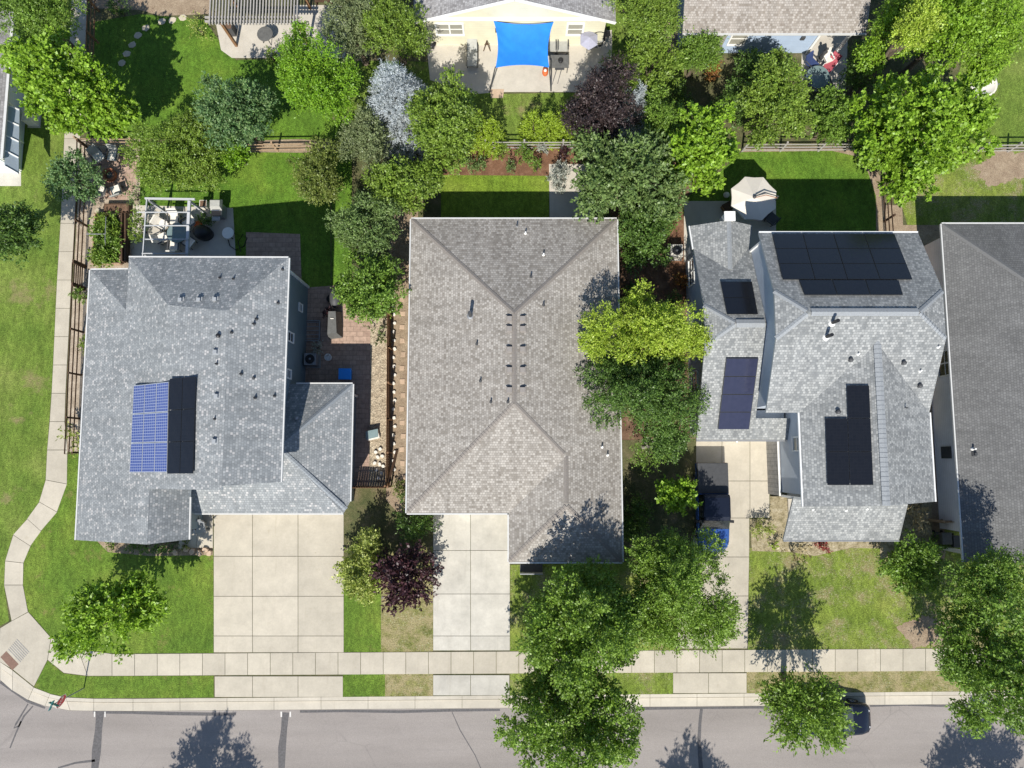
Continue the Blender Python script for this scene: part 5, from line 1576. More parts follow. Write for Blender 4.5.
# ------------------------------------------------------------------ top middle patio
def lounger(name, label, px, py, a, fab, fr='metal_gray', Lg=1.7, w=.62, group=None):
    b = at(px, py, 0); b.z = .025; root = thing(name, label, 'lounger', tuple(b), group); f = Loc(b, a)
    MB().hexa([f(-w / 2, -Lg / 2, .3), f(w / 2, -Lg / 2, .3), f(w / 2, .25, .3), f(-w / 2, .25, .3)], [f(-w / 2, -Lg / 2, .38), f(w / 2, -Lg / 2, .38), f(w / 2, .25, .38), f(-w / 2, .25, .38)]).build('seat', M[fab], root)
    MB().hexa([f(-w / 2, .26, .3), f(w / 2, .26, .3), f(w / 2, Lg / 2, .62), f(-w / 2, Lg / 2, .62)], [f(-w / 2, .24, .38), f(w / 2, .24, .38), f(w / 2, Lg / 2 - .04, .7), f(-w / 2, Lg / 2 - .04, .7)]).build('backrest', M[fab], root)
    mb = MB()
    for sx in (-1, 1): mb.beam(f(sx * (w / 2 + .03), -Lg / 2, .32), f(sx * (w / 2 + .03), Lg / 2, .32), .04, .05)
    mb.build('frame', M[fr], root)
    for sx in (-1, 1):
        for y in (-Lg / 2 + .1, Lg / 2 - .1): MB().beam(f(sx * w / 2, y, 0), f(sx * w / 2, y, .3), .05, .05).build('leg', M[fr], root)
    return root
lounger('sun_lounger', 'gray sun lounger on the cream house patio, below the double window', 472.5, 57, 0, 'cushion', 'dark_gray')
chair('patio_chair', 'gray cushioned chair right of the blue shade sail, the left of two', 551.5, 50, 0, 'dark_gray', group='gray chairs by the blue sail', w=.7, d=.7, tall=.6)
chair('patio_chair', 'gray cushioned chair right of the blue shade sail, the right of two', 561.5, 50, 0, 'dark_gray', group='gray chairs by the blue sail', w=.7, d=.7, tall=.6)
dt = thing('patio_table', 'dark mesh table in front of the two gray chairs', 'table', tuple(at(559, 62)))
p = at(559, 61.5, .7); MB().box((p.x, p.y, .7), (1.25, .85, .04)).build('tabletop', M['cover_gray'], dt)
for dx in (-.55, .55):
    for dy in (-.36, .36): MB().box((p.x + dx, p.y + dy, .35), (.05, .05, .68)).build('leg', M['dark_gray'], dt)
MB().lathe((p.x + .1, p.y, .72), [(.14, 0), (.17, .12), (.1, .2)], 12).build('bowl', M['black'], dt)
fg = thing('camp_stool', 'black folding stand below the dark mesh table', 'stand', tuple(at(559, 76)))
p = at(559, 73); MB().box((p.x, p.y, .62), (.6, .28, .05)).build('top', M['dark_gray'], fg)
MB().beam((p.x - .15, p.y, .6), (p.x - .45, p.y - .8, .02), .035, .035).build('leg', M['dark_gray'], fg); MB().beam((p.x + .15, p.y, .6), (p.x - .1, p.y - .75, .02), .035, .035).build('leg', M['dark_gray'], fg)
ob = thing('toy_tractor', 'small orange and black ride on toy beside the sail', 'toy', tuple(at(545, 73)))
p = at(545, 73); MB().lathe((p.x, p.y - .05, .06), [(.12, 0), (.22, .1), (.2, .25), (.08, .32)], 14, .9, 1.25).build('body', M['orange'], ob); MB().lathe((p.x, p.y - .05, .36), [(.1, 0), (.08, .06)], 12).build('seat', M['white'], ob)
MB().beam((p.x - .25, p.y + .38, .3), (p.x + .18, p.y + .3, .34), .08, .08).build('handlebar', M['black'], ob)
um = thing('patio_umbrella', 'small faded lavender umbrella by the cream house corner', 'umbrella', tuple(at(586.5, 53)))
p = at(586.5, 53); rr_ = .62; mb = MB(); tp = Vector((p.x, p.y, 1.75))
rm = [Vector((p.x + rr_ * math.cos(i * 1.0472 + .5), p.y + rr_ * 1.1 * math.sin(i * 1.0472 + .5), 1.45)) for i in range(6)]
for i in range(6): mb.poly([tp, rm[i], rm[(i + 1) % 6]]); mb.poly([tp - Vector((0, 0, .01)), rm[(i + 1) % 6] - Vector((0, 0, .01)), rm[i] - Vector((0, 0, .01))])
mb.build('canopy', M['lavender'], um); MB().path([Vector((p.x, p.y, .02)), tp], [.03, .02], 8).build('pole', M['metal_gray'], um)
hc = thing('egg_chair', 'round black egg chair against the cream house wall', 'chair', tuple(at(597, 42)))
p = at(597, 42); mb = MB()
for i in range(14):
    a0, a1 = math.pi * 2 * i / 14, math.pi * 2 * (i + 1) / 14
    mb.beam((p.x + .5 * math.cos(a0), p.y, .85 + .62 * math.sin(a0)), (p.x + .5 * math.cos(a1), p.y, .85 + .62 * math.sin(a1)), .5, .06)
mb.build('shell', M['black'], hc); MB().box((p.x, p.y, .45), (.7, .5, .16)).build('seat', M['cushion'], hc); MB().lathe((p.x, p.y, .02), [(.4, 0), (.36, .05), (.05, .08), (.05, .25)], 16).build('base', M['dark_gray'], hc)
ty = thing('hose_reel', 'round black hose reel at the left corner of the cream house', 'hose reel', tuple(at(431, 46)))
p = at(431, 46); mb = MB()
for i in range(16):
    a0, a1 = math.pi * 2 * i / 16, math.pi * 2 * (i + 1) / 16
    mb.path([Vector((p.x + .28 * math.cos(a0), p.y + .28 * math.sin(a0), .35)), Vector((p.x + .28 * math.cos(a1), p.y + .28 * math.sin(a1), .35))], [.1, .1], 6)
mb.build('coil', M['black'], ty); MB().box((p.x, p.y, .16), (.45, .45, .3)).build('stand', M['dark_gray'], ty)
sk = thing('sawhorse', 'small dark wooden easel on the patio left of the sail', 'easel', tuple(at(487, 48)))
p = at(487, 48); MB().beam((p.x, p.y, .75), (p.x - .22, p.y - .22, .02), .05, .05).build('leg', M['wood_dark'], sk); MB().beam((p.x, p.y, .75), (p.x + .22, p.y - .22, .02), .05, .05).build('leg', M['wood_dark'], sk); MB().beam((p.x, p.y, .75), (p.x, p.y + .25, .02), .05, .05).build('leg', M['wood_dark'], sk); MB().box((p.x, p.y - .08, .5), (.3, .04, .05)).build('ledge', M['wood_dark'], sk)

# ------------------------------------------------------------------ top right patio
round_table('patio_table', 'round glass table on the pale blue house patio', 818, 77, .75, 'glass_table')
chair('patio_chair', 'navy patio chair at the upper left of the glass table', 809.5, 67.5, .7, 'dark_gray', 'blue_cloth', 'blue_cloth', 'navy chairs round the glass table')
chair('patio_chair', 'navy patio chair at the lower left of the glass table', 809, 82, 2.3, 'dark_gray', 'blue_cloth', 'blue_cloth', 'navy chairs round the glass table')
chair('patio_chair', 'navy patio chair below the glass table', 821, 87, 3.5, 'dark_gray', 'blue_cloth', 'blue_cloth', 'navy chairs round the glass table')
lounger('sun_lounger', 'red sun lounger right of the round glass table', 827.5, 68, -.65, 'red_cloth', 'white', 1.5, .6)
chair('patio_chair', 'small pale chair behind the red sun lounger', 825, 63, .4, 'white', 'offwhite', 'offwhite', w=.45, d=.45)
st_ = MB(); p = at(813, 55)
st = thing('statue', 'slim dark garden statue on the pale patio', 'statue', tuple(at(819, 60)))
p = at(819, 60); MB().box((p.x, p.y, .08), (.35, .35, .16)).build('plinth', M['dark_gray'], st); MB().lathe((p.x, p.y, .16), [(.1, 0), (.14, .3), (.11, .6), (.15, .8), (.06, .95), (.09, 1.1), (.02, 1.2)], 12).build('figure', M['dark_gray'], st, True)
ac_unit('white air conditioner at the left end of the pale blue house', 709, 34, .8, .75, 'white')
tp_ = thing('trampoline', 'round white covered trampoline partly hidden by the big bright maple', 'trampoline', tuple(at(990, 90)))
p = at(978, 88); MB().lathe((p.x, p.y, .5), [(.85, 0), (.9, .05), (.82, .12), (.78, .06), (.3, .03)], 24).build('cover', M['offwhite'], tp_, True)
for i in range(6):
    a = i * 1.047; MB().beam((p.x + math.cos(a), p.y + math.sin(a), 0), (p.x + math.cos(a), p.y + math.sin(a), .52), .06, .06).build('leg', M['metal_gray'], tp_)

# between the houses on the right
ac_unit('pale air conditioner among the shrubs left of the gray house', 674, 254, .75, .7, 'offwhite')
gbn = thing('wheelie_bin', 'dark green wheelie bin between the two right hand houses', 'bin', tuple(at(948, 540)))
def wheelie(root, px, py, mat):
    p = at(px, py)
    MB().box((p.x, p.y, .5), (.5, .6, .9), 0, 1.12).build('tub', M[mat], root); MB().box((p.x, p.y + .02, .98), (.6, .7, .07), 0, .94).build('lid', M[mat], root)
    for dx in (-.24, .24): MB().beam((p.x + dx - .03, p.y + .32, .1), (p.x + dx + .03, p.y + .32, .1), .18, .18).build('wheel', M['rubber'], root)
wheelie(gbn, 948, 540, 'dark_gray')
gb2 = thing('wheelie_bin', 'brown wheelie bin at the brown fence panel between the right hand houses', 'bin', tuple(at(938, 536))); wheelie(gb2, 937, 537, 'cover_gray')
pb = thing('bench', 'dark porch bench under the front eave of the middle house', 'bench', tuple(at(531, 568)))
p = at(531, 567); MB().box((p.x, p.y, .45), (1.35, .45, .07)).build('seat', M['dark_gray'], pb); MB().box((p.x, p.y - .26, .75), (1.35, .06, .5)).build('backrest', M['metal_gray'], pb)
for dx in (-.6, .6): MB().box((p.x + dx, p.y, .22), (.07, .42, .42)).build('leg', M['dark_gray'], pb)

# ------------------------------------------------------------------ street sign
sp = thing('stop_sign', 'red octagonal stop sign with a teal street name blade at the street corner', 'stop sign', tuple(at(84, 688)))
b = at(84, 688)
MB().path([b, b + Vector((0, 0, 2.95))], [.035, .035], 8).build('post', M['metal_gray'], sp)
nrm = Vector((.93, -.36, 0)).normalized(); sd = Vector((-nrm.y, nrm.x, 0)); up = Vector((0, 0, 1))
c = b + Vector((0, 0, 2.2)) + nrm * .05
def octa(r, o0, o1):
    pts = [sd * (r * math.cos(math.pi / 8 + i * math.pi / 4)) + up * (r * math.sin(math.pi / 8 + i * math.pi / 4)) for i in range(8)]
    return MB().hexa([c + q + nrm * o0 for q in pts], [c + q + nrm * o1 for q in pts])
pnl = octa(.41, 0, .012).build('border', M['white'], sp)
octa(.375, .013, .018).build('face', M['sign_red'], sp)
def text(body, size, org, xdir, ydir, mat, parent, name='lettering'):
    cu = bpy.data.curves.new('txt', 'FONT'); cu.body = body; cu.size = size; cu.align_x = 'CENTER'; cu.align_y = 'CENTER'
    tmp = bpy.data.objects.new('txt', cu); COL.objects.link(tmp)
    bpy.context.view_layer.update()
    me = bpy.data.meshes.new_from_object(tmp.evaluated_get(bpy.context.evaluated_depsgraph_get()))
    bpy.data.objects.remove(tmp); bpy.data.curves.remove(cu)
    o0 = wloc(parent)
    for v in me.vertices:
        v.co = org + xdir * v.co.x + ydir * v.co.y - o0
    me.name = name; me.materials.clear(); me.materials.append(M[mat])
    o = bpy.data.objects.new(name, me); COL.objects.link(o); o.parent = parent
    return o
text('STOP', .27, c + nrm * .022, sd, up, 'white', sp)
n2 = sd; s2 = nrm
MB().beam(b + Vector((0, 0, 2.72)) - nrm * .28, b + Vector((0, 0, 2.72)) + nrm * .28, .02, .2).build('name_blade', M['sign_teal'], sp)
MB().beam(b + Vector((0, 0, 2.93)) - sd * .28, b + Vector((0, 0, 2.93)) + sd * .28, .02, .2).build('name_blade', M['sign_teal'], sp)
tpz = tag(MB().prism([(q.x, q.y) for q in (at(.8, 657), at(6.6, 651), at(19, 664), at(12.8, 670))], .028, .036).build('tactile_plate', M['rust']), 'rust brown tactile plate in the corner kerb ramp', 'tactile plate')
gv = MB()
for i in range(7):
    t = .12 + .1 * i
    a_ = at(6.6 + 14 * t, 651 - 16 * t, .034); b_ = at(19 + 14 * t, 664 - 16 * t, .034); gv.beam(a_, b_, .05, .012)
tag(gv.build('ramp_groove', M['concrete_gray']), kind='structure')

# ------------------------------------------------------------------ vehicles
def loft(secs):
    mb = MB(); k = len(secs[0])
    for s_ in secs: mb.v += [tuple(q) for q in s_]
    for i in range(len(secs) - 1):
        for j in range(k):
            j2 = (j + 1) % k
            mb.f.append((i * k + j, i * k + j2, (i + 1) * k + j2, (i + 1) * k + j))
    mb.f.append(tuple(reversed(range(k)))); mb.f.append(tuple((len(secs) - 1) * k + j for j in range(k)))
    return mb
def ring(f, x, w, z0, z1, r=.12):
    h = w / 2
    return [f(x, -h + .04, z0), f(x, h - .04, z0), f(x, h, z0 + .18), f(x, h, z1 - r), f(x, h - r * .35, z1 - r * .3), f(x, h - r * 1.2, z1), f(x, -h + r * 1.2, z1), f(x, -h + r * .35, z1 - r * .3), f(x, -h, z1 - r), f(x, -h, z0 + .18)]
def wheels(f, root, xs, w, r=.37):
    for x in xs:
        for s_ in (-1, 1):
            mb = MB(); pts = []
            c0 = f(x, s_ * (w / 2 - .22), r); c1 = f(x, s_ * (w / 2 + .01), r)
            wh = MB().path([c0, c1], [r, r], 20).build('wheel', M['rubber'], root)
            d = (c1 - c0).normalized()
            MB().path([c1 + d * .002, c1 + d * .012], [r * .62, r * .6], 14).build('rim', M['chrome'], wh)

tk = thing('pickup_truck', 'dark blue pickup truck with a black bed cover parked in the driveway', 'pickup truck', tuple(at(712, 505)))
p = at(712, 505); p.z = .034; yr, yf = at(712, 463, 1.0).y, at(713.5, 549, .8).y
Lt = yr - yf; f = Loc((at(708.5, 505, 0).x, (yr + yf) / 2, .034), -math.pi / 2)   # local +x points to the street
Wt = 1.86
hL = Lt / 2
body = loft([ring(f, -hL, Wt - .06, .45, 1.0, .05), ring(f, -hL + .08, Wt, .38, 1.08, .06), ring(f, hL - 1.75, Wt, .32, 1.08, .08), ring(f, hL - 1.2, Wt, .32, 1.08, .14),
             ring(f, hL - .45, Wt - .04, .32, 1.02, .16), ring(f, hL - .12, Wt - .16, .36, .93, .16), ring(f, hL - .02, Wt - .34, .42, .80, .12)])
body.build('body', M['truck_blue'], tk, True)
MB().hexa([f(-hL - .01, -.935, 1.0), f(-hL + 1.78, -.935, 1.0), f(-hL + 1.78, .935, 1.0), f(-hL - .01, .935, 1.0)], [f(-hL + .02, -.9, 1.13), f(-hL + 1.78, -.9, 1.14), f(-hL + 1.78, .9, 1.14), f(-hL + .02, .9, 1.13)]).build('bed_cover', M['bed_black'], tk)
def crossr(x, wb, wt, z0, z1): return [f(x, -wb / 2, z0), f(x, wb / 2, z0), f(x, wt / 2, z1 - .05), f(x, wt / 2 - .08, z1), f(x, -wt / 2 + .08, z1), f(x, -wt / 2, z1 - .05)]
loft([crossr(-hL + 1.84, 1.76, 1.56, 1.06, 1.70), crossr(-hL + 2.0, 1.78, 1.58, 1.06, 1.80), crossr(-hL + 3.1, 1.78, 1.56, 1.06, 1.82), crossr(-hL + 3.32, 1.78, 1.54, 1.06, 1.76)]).build('cab', M['car_navy'], tk)  # navy on a blue truck: the tree's shade is put into the cab colour
loft([crossr(-hL + 3.325, 1.76, 1.5, 1.06, 1.75), crossr(-hL + 3.86, 1.76, 1.74, 1.06, 1.12)]).build('windshield', M['glass'], tk)
MB().hexa([f(-hL + 1.80, -.7, 1.2), f(-hL + 1.83, -.7, 1.2), f(-hL + 1.83, .7, 1.2), f(-hL + 1.80, .7, 1.2)], [f(-hL + 1.80, -.66, 1.6), f(-hL + 1.83, -.66, 1.6), f(-hL + 1.83, .66, 1.6), f(-hL + 1.80, .66, 1.6)]).build('rear_window', M['glass'], tk)
for s_ in (-1, 1):
    MB().hexa([f(-hL + 2.0, s_ * .885, 1.15), f(-hL + 3.3, s_ * .885, 1.15), f(-hL + 3.3, s_ * .9, 1.15), f(-hL + 2.0, s_ * .9, 1.15)], [f(-hL + 2.1, s_ * .80, 1.62), f(-hL + 3.15, s_ * .80, 1.62), f(-hL + 3.15, s_ * .815, 1.62), f(-hL + 2.1, s_ * .815, 1.62)]).build('side_window', M['glass'], tk)
    mm = MB(); mm.beam(f(-hL + 3.4, s_ * .88, 1.16), f(-hL + 3.42, s_ * 1.12, 1.2), .16, .2); mm.build('mirror', M['black'], tk)
    MB().beam(f(hL - .16, s_ * .52, .80), f(hL - .26, s_ * .82, .82), .16, .18).build('headlight', M['sheet_white'], tk)
    MB().beam(f(-hL + .03, s_ * .82, .7), f(-hL + .03, s_ * .82, 1.0), .14, .1).build('taillight', M['sign_red'], tk)
MB().hexa([f(hL - .1, -.85, .42), f(hL + .24, -.62, .42), f(hL + .24, .62, .42), f(hL - .1, .85, .42)], [f(hL - .12, -.85, .66), f(hL + .2, -.62, .66), f(hL + .2, .62, .66), f(hL - .12, .85, .66)]).build('bumper', M['chrome'], tk)
MB().hexa([f(hL - 1.78, -.62, 1.081), f(hL - .5, -.56, 1.03), f(hL - .5, .56, 1.03), f(hL - 1.78, .62, 1.081)], [f(hL - 1.7, -.52, 1.11), f(hL - .55, -.46, 1.06), f(hL - .55, .46, 1.06), f(hL - 1.7, .52, 1.11)]).build('hood', M['truck_blue'], tk)
wheels(f, tk, (-hL + 1.05, hL - .95), Wt)

cr = thing('parked_car', 'dark navy car parked under the kerbside tree with its nose showing', 'car', tuple(at(838, 714)))
xe = at(872, 712, .7).x; f = Loc((xe - 2.3, at(838, 715, 0).y, -.13), 0)
loft([ring(f, -2.28, 1.5, .45, .85, .1), ring(f, -2.1, 1.72, .3, 1.0, .12), ring(f, -1.2, 1.8, .25, 1.02, .12), ring(f, .9, 1.8, .25, 1.0, .14), ring(f, 1.7, 1.76, .27, .92, .18), ring(f, 2.1, 1.6, .32, .80, .18), ring(f, 2.28, 1.2, .4, .66, .12)]).build('body', M['car_navy'], cr, True)
hL = 2.28
def crossr(x, wb, wt, z0, z1): return [f(x, -wb / 2, z0), f(x, wb / 2, z0), f(x, wt / 2, z1 - .05), f(x, wt / 2 - .1, z1), f(x, -wt / 2 + .1, z1), f(x, -wt / 2, z1 - .05)]
loft([crossr(-1.9, 1.6, 1.3, 1.0, 1.1), crossr(-1.5, 1.66, 1.3, 1.0, 1.48), crossr(-.2, 1.68, 1.32, 1.0, 1.55), crossr(.35, 1.68, 1.3, .99, 1.48)]).build('cabin', M['car_navy'], cr)
loft([crossr(.355, 1.62, 1.24, .98, 1.47), crossr(1.12, 1.62, 1.56, .96, 1.02)]).build('windshield', M['glass'], cr)
for s_ in (-1, 1):
    MB().hexa([f(-1.5, s_ * .84, 1.06), f(.4, s_ * .84, 1.06), f(.4, s_ * .855, 1.06), f(-1.5, s_ * .855, 1.06)], [f(-1.3, s_ * .70, 1.38), f(.2, s_ * .70, 1.38), f(.2, s_ * .715, 1.38), f(-1.3, s_ * .715, 1.38)]).build('side_window', M['glass'], cr)
    MB().beam(f(.55, s_ * .84, 1.02), f(.55, s_ * 1.05, 1.06), .14, .16).build('mirror', M['car_navy'], cr)
    MB().beam(f(1.98, s_ * .62, .7), f(2.12, s_ * .38, .7), .2, .12).build('headlight', M['sheet_white'], cr)
wheels(f, cr, (-1.4, 1.4), 1.78, .33)
# ------------------------------------------------------------------ trees and shrubs
tree('maple_tree', 'tree', 'broad bright yellow green maple over the footpath at the top left', 72, 88, 5.0, 44, 34, 'maple', 'maple', rz=2.8, extra=((113, 112, 4.2, 20), (22, 58, 4.5, 19), (45, 66, 4.8, 19), (62, 52, 5.2, 18), (98, 122, 4.0, 17), (65, 122, 4.0, 15), (33, 85, 4.2, 14)))
tree('leafy_tree', 'tree', 'mid green tree in the top left corner above the bright maple', 32, 10, 4.5, 42, 32, 'green', 'fine')
tree('small_tree', 'tree', 'dusky blue green small tree leaning over the footpath below the bright maple', 74, 178, 2.6, 23, 20, 'blue_green', 'broad', dens=.8)
tree('leafy_tree', 'tree', 'dark green tree at the left edge by the open lawn', 10, 233, 4.6, 28, 28, 'dark', 'broad', base=(16, 238))
tree('round_tree', 'tree', 'dense round olive green tree right of the small paver patio', 183, 156, 2.9, 43, 37, 'olive_green', 'fine', dens=1.3)
tree('leafy_tree', 'tree', 'dark blue green tree above the round olive tree', 236, 112, 4.0, 40, 33, 'blue_green', 'broad')
tree('sapling', 'sapling', 'small light green sapling between the round olive tree and the blue green tree', 233, 150, 2.0, 11, 18, 'bright', 'broad')
tree('leafy_tree', 'tree', 'vivid green lobed tree below the slatted pergola patio', 318, 82, 4.2, 34, 40, 'bright', 'fine', extra=((298, 48, 4.5, 14), (305, 35, 4.2, 11)))
tree('leafy_tree', 'tree', 'gray olive tree at the top, left of the cream house', 352, 25, 4.0, 23, 33, 'gray_olive', 'fine')
tree('leafy_tree', 'tree', 'green tree touching the left corner of the cream house roof', 394, 27, 3.8, 30, 33, 'olive_green', 'fine')
tree('spruce_tree', 'spruce', 'silver blue spruce between green trees, below the cream house', 396, 97, 3.9, 35, 40, 'silver', 'needle', rz=3.0, shape='cone', base=(402, 128))
tree('leafy_tree', 'tree', 'thin gray olive tree left of the silver blue spruce', 367, 138, 3.0, 23, 33, 'gray_olive', 'fine')
tree('leafy_tree', 'tree', 'tall mid green tree right of the silver blue spruce', 446, 122, 4.0, 33, 44, 'olive_green', 'broad', extra=((420, 175, 3.0, 22),))
for i, (x, y, h_) in enumerate(((467, 127, 1.8), (480, 129, 1.9), (493, 134, 1.6))):
    tree('arborvitae', 'shrub', 'lime green columnar shrub by the lawn step, ' + ('left', 'middle', 'right')[i] + ' one of three', x, y, h_, 12, 15, 'lime', 'small', rz=1.9, shape='column', group='lime columnar shrubs by the step')
for i, (x, y, h_) in enumerate(((533, 125, 1.2), (548, 127, 1.2), (564, 124, 1.2))):
    tree('arborvitae', 'shrub', 'lime green rounded shrub before the gray rail fence, ' + ('left', 'middle', 'right')[i] + ' one of three', x, y, h_, 15, 16, 'lime', 'small', rz=1.6, shape='column', group='lime shrubs along the gray rail fence')
tree('leafy_tree', 'tree', 'yellowish olive tree above the shaded lawn of the left house', 319, 170, 2.6, 28, 30, 'olive', 'fine', dens=.85)
tree('leafy_tree', 'tree', 'green tree above the top left corner of the middle roof', 397, 188, 3.0, 30, 26, 'olive_green', 'broad')
tree('leafy_tree', 'tree', 'soft blue green tree in the side yard left of the middle roof, upper one', 366, 229, 3.2, 33, 28, 'sage', 'fine', extra=((388, 212, 3.4, 13),))
tree('leafy_tree', 'tree', 'fresh green tree in the side yard left of the middle roof, lower one', 369, 286, 3.3, 32, 33, 'green', 'broad', extra=((350, 292, 3.2, 12),))
tree('purple_plum', 'tree', 'dark purple leaved tree at the right corner of the cream house', 602, 103, 3.8, 36, 40, 'purple', 'fine', dens=1.25)
tree('spruce_tree', 'spruce', 'pale frosty spruce half hidden behind the dark purple tree', 634, 108, 1.9, 13, 27, 'silver', 'needle', rz=2.0, shape='cone')
tree('leafy_tree', 'tree', 'green tree at the top between the cream and pale blue houses', 643, 18, 4.0, 35, 32, 'olive_green', 'fine')
tree('leafy_tree', 'tree', 'streaky olive tree below the top green tree', 651, 68, 2.8, 21, 27, 'olive_green', 'spray')
tree('leafy_tree', 'tree', 'compact dark green tree right of the pale frosty spruce', 661, 118, 2.8, 19, 28, 'green', 'fine')
tree('round_tree', 'tree', 'neat round green tree against the pale blue house wall', 698, 55, 2.4, 24, 20, 'green', 'fine', dens=1.2)
shrub('shrub', 'rusty red shrub between the round tree and the pale blue house', 713, 72, 9, 1.0, 'rusty')
tree('maple_tree', 'tree', 'bright maple above the parasol patio', 702, 150, 4.0, 40, 41, 'maple', 'maple', rz=2.4)
tree('leafy_tree', 'tree', 'green and gold tree left of the glass table patio', 772, 99, 3.8, 34, 42, 'olive_green', 'broad', extra=((796, 122, 3.4, 15), (786, 70, 3.6, 10)))
tree('leafy_tree', 'tree', 'dark green bushy tree at the gray brown fence behind the parasol lawn', 834, 116, 2.8, 24, 26, 'green', 'broad', dens=.9)
tree('maple_tree', 'tree', 'largest bright green maple, at the right of the parasol lawn', 920, 133, 5.0, 62, 60, 'maple', 'maple', rz=3.2, extra=((900, 185, 4.0, 16), (978, 112, 4.5, 16), (985, 74, 4.4, 12)))
tree('leafy_tree', 'tree', 'wide green tree along the top right edge', 950, 28, 5.0, 66, 42, 'maple', 'broad', extra=((876, 52, 4.0, 17), (990, 60, 4.2, 20), (890, 20, 4.6, 20), (1005, 25, 4.2, 18)))
tree('leafy_tree', 'tree', 'pale yellow green tree within the wide top right tree', 917, 26, 7.2, 19, 24, 'yellow', 'fine')
tree('large_tree', 'tree', 'tall gray green tree at the top right corner of the middle roof', 623, 178, 4.2, 46, 42, 'sage', 'spike', extra=((662, 205, 3.5, 16), (590, 150, 3.8, 13), (652, 150, 3.8, 13)))
tree('leafy_tree', 'tree', 'lower dull green tree between the middle and gray houses', 643, 233, 2.4, 30, 32, 'dark', 'broad', extra=((660, 210, 3.0, 14),))
tree('golden_tree', 'tree', 'golden yellow tree overhanging the right edge of the middle roof', 645, 331, 5.0, 60, 30, 'yellow', 'fine', rz=1.7, dens=1.15, extra=((640, 300, 4.6, 16), (695, 343, 4.7, 15), (597, 345, 4.8, 14)))
tree('leafy_tree', 'tree', 'fine leaved green tree below the golden tree', 647, 396, 4.4, 59, 39, 'dark', 'fine', rz=2.2, extra=((665, 440, 3.4, 20),))
tree('leafy_tree', 'tree', 'sparse green tree with bare twigs near the gray garage', 652, 446, 2.6, 26, 26, 'green', 'airy', bark='bark_pale')
tree('small_maple', 'tree', 'little bright green maple beside the pickup truck', 676, 494, 2.8, 21, 16, 'maple', 'maple', rz=1.1)
tree('street_tree', 'tree', 'wide leafy tree in front of the middle house', 576, 622, 5.5, 60, 54, 'street', 'broad', rz=3.0, extra=((540, 650, 4.4, 18), (622, 655, 4.2, 20), (632, 612, 4.4, 18), (585, 672, 4.0, 18), (548, 676, 3.8, 15)))
tree('street_tree', 'tree', 'leafy tree over the pickup truck and its driveway', 681, 592, 4.4, 50, 54, 'street', 'fine', rz=2.8, dens=1.1, extra=((715, 615, 4.0, 18), (650, 556, 4.2, 18), (648, 610, 4.0, 16), (672, 545, 4.0, 14)))
tree('street_tree', 'tree', 'leafy tree overhanging the street at the bottom middle', 568, 724, 5.4, 62, 46, 'street', 'broad', rz=2.8, dens=1.0, base=(566, 683))
tree('young_ash', 'tree', 'young spiky leaved tree over the parked navy car', 807, 709, 4.2, 29, 30, 'street', 'spray', rz=1.9, base=(783, 676), dens=1.2, extra=((782, 700, 3.6, 10), (825, 728, 3.6, 9)))
tree('large_tree', 'tree', 'dark spreading tree at the right edge by the sidewalk', 986, 652, 5.8, 48, 62, 'green', 'broad', rz=3.2, base=(975, 610), dens=.8, extra=((975, 720, 4.5, 18), (960, 640, 4.5, 14)))
tree('leafy_tree', 'tree', 'dark green tree below the dark gray roof at the right edge', 996, 578, 6.2, 38, 28, 'green', 'fine', base=(985, 575))
tree('leafy_tree', 'tree', 'rounded green bush at the right front corner of the gray house', 911, 562, 1.9, 26, 30, 'green', 'broad', rz=1.5)
tree('young_maple', 'tree', 'young bright green tree on the left front lawn', 107, 620, 4.2, 45, 33, 'maple', 'spike', rz=1.9, base=(153, 604), bark='bark_pale', dens=1.15, trunk_r=.07, extra=((136, 592, 3.8, 13), (148, 612, 3.2, 9), (76, 640, 4.0, 12)))
tree('variegated_bush', 'shrub', 'yellow and green bush at the right edge of the wide driveway', 364, 562, 1.4, 20, 32, 'variegated', 'broad', rz=1.2)
tree('purple_plum', 'tree', 'small purple leaved tree beside the middle driveway', 409, 577, 2.0, 29, 28, 'plum', 'spike', rz=1.5, bark='bark_pale')
shrub('evergreen_shrub', 'dark evergreen shrub at the left front corner of the middle house', 416, 522, 17, .9, 'dark', 'fine', rz=.9)
shrub('silver_shrub', 'silvery white leaved shrub at the corner of the small tan patio', 559, 178, 15, .8, 'frost', 'small', ry=16)
shrub('shrub', 'green shrub in the middle of the red mulch bed', 525, 155, 9, .7, 'green')
shrub('shrub', 'gray leaved plant at the pale gray rail fence', 544, 150, 5, .5, 'frost')
shrub('shrub', 'dark purple shrub at the right end of the red mulch bed', 566, 151, 7, .6, 'plum')
shrub('shrub', 'loose green shrub at the left end of the red mulch bed', 476, 162, 12, .6, 'sage', ry=9)
shrub('shrub', 'dark green shrub below the right end of the gray rail fence', 588, 152, 10, .9, 'dark')
shrub('shrub', 'green shrub in front of the window well side of the garage', 410, 500, 9, .6, 'dark')
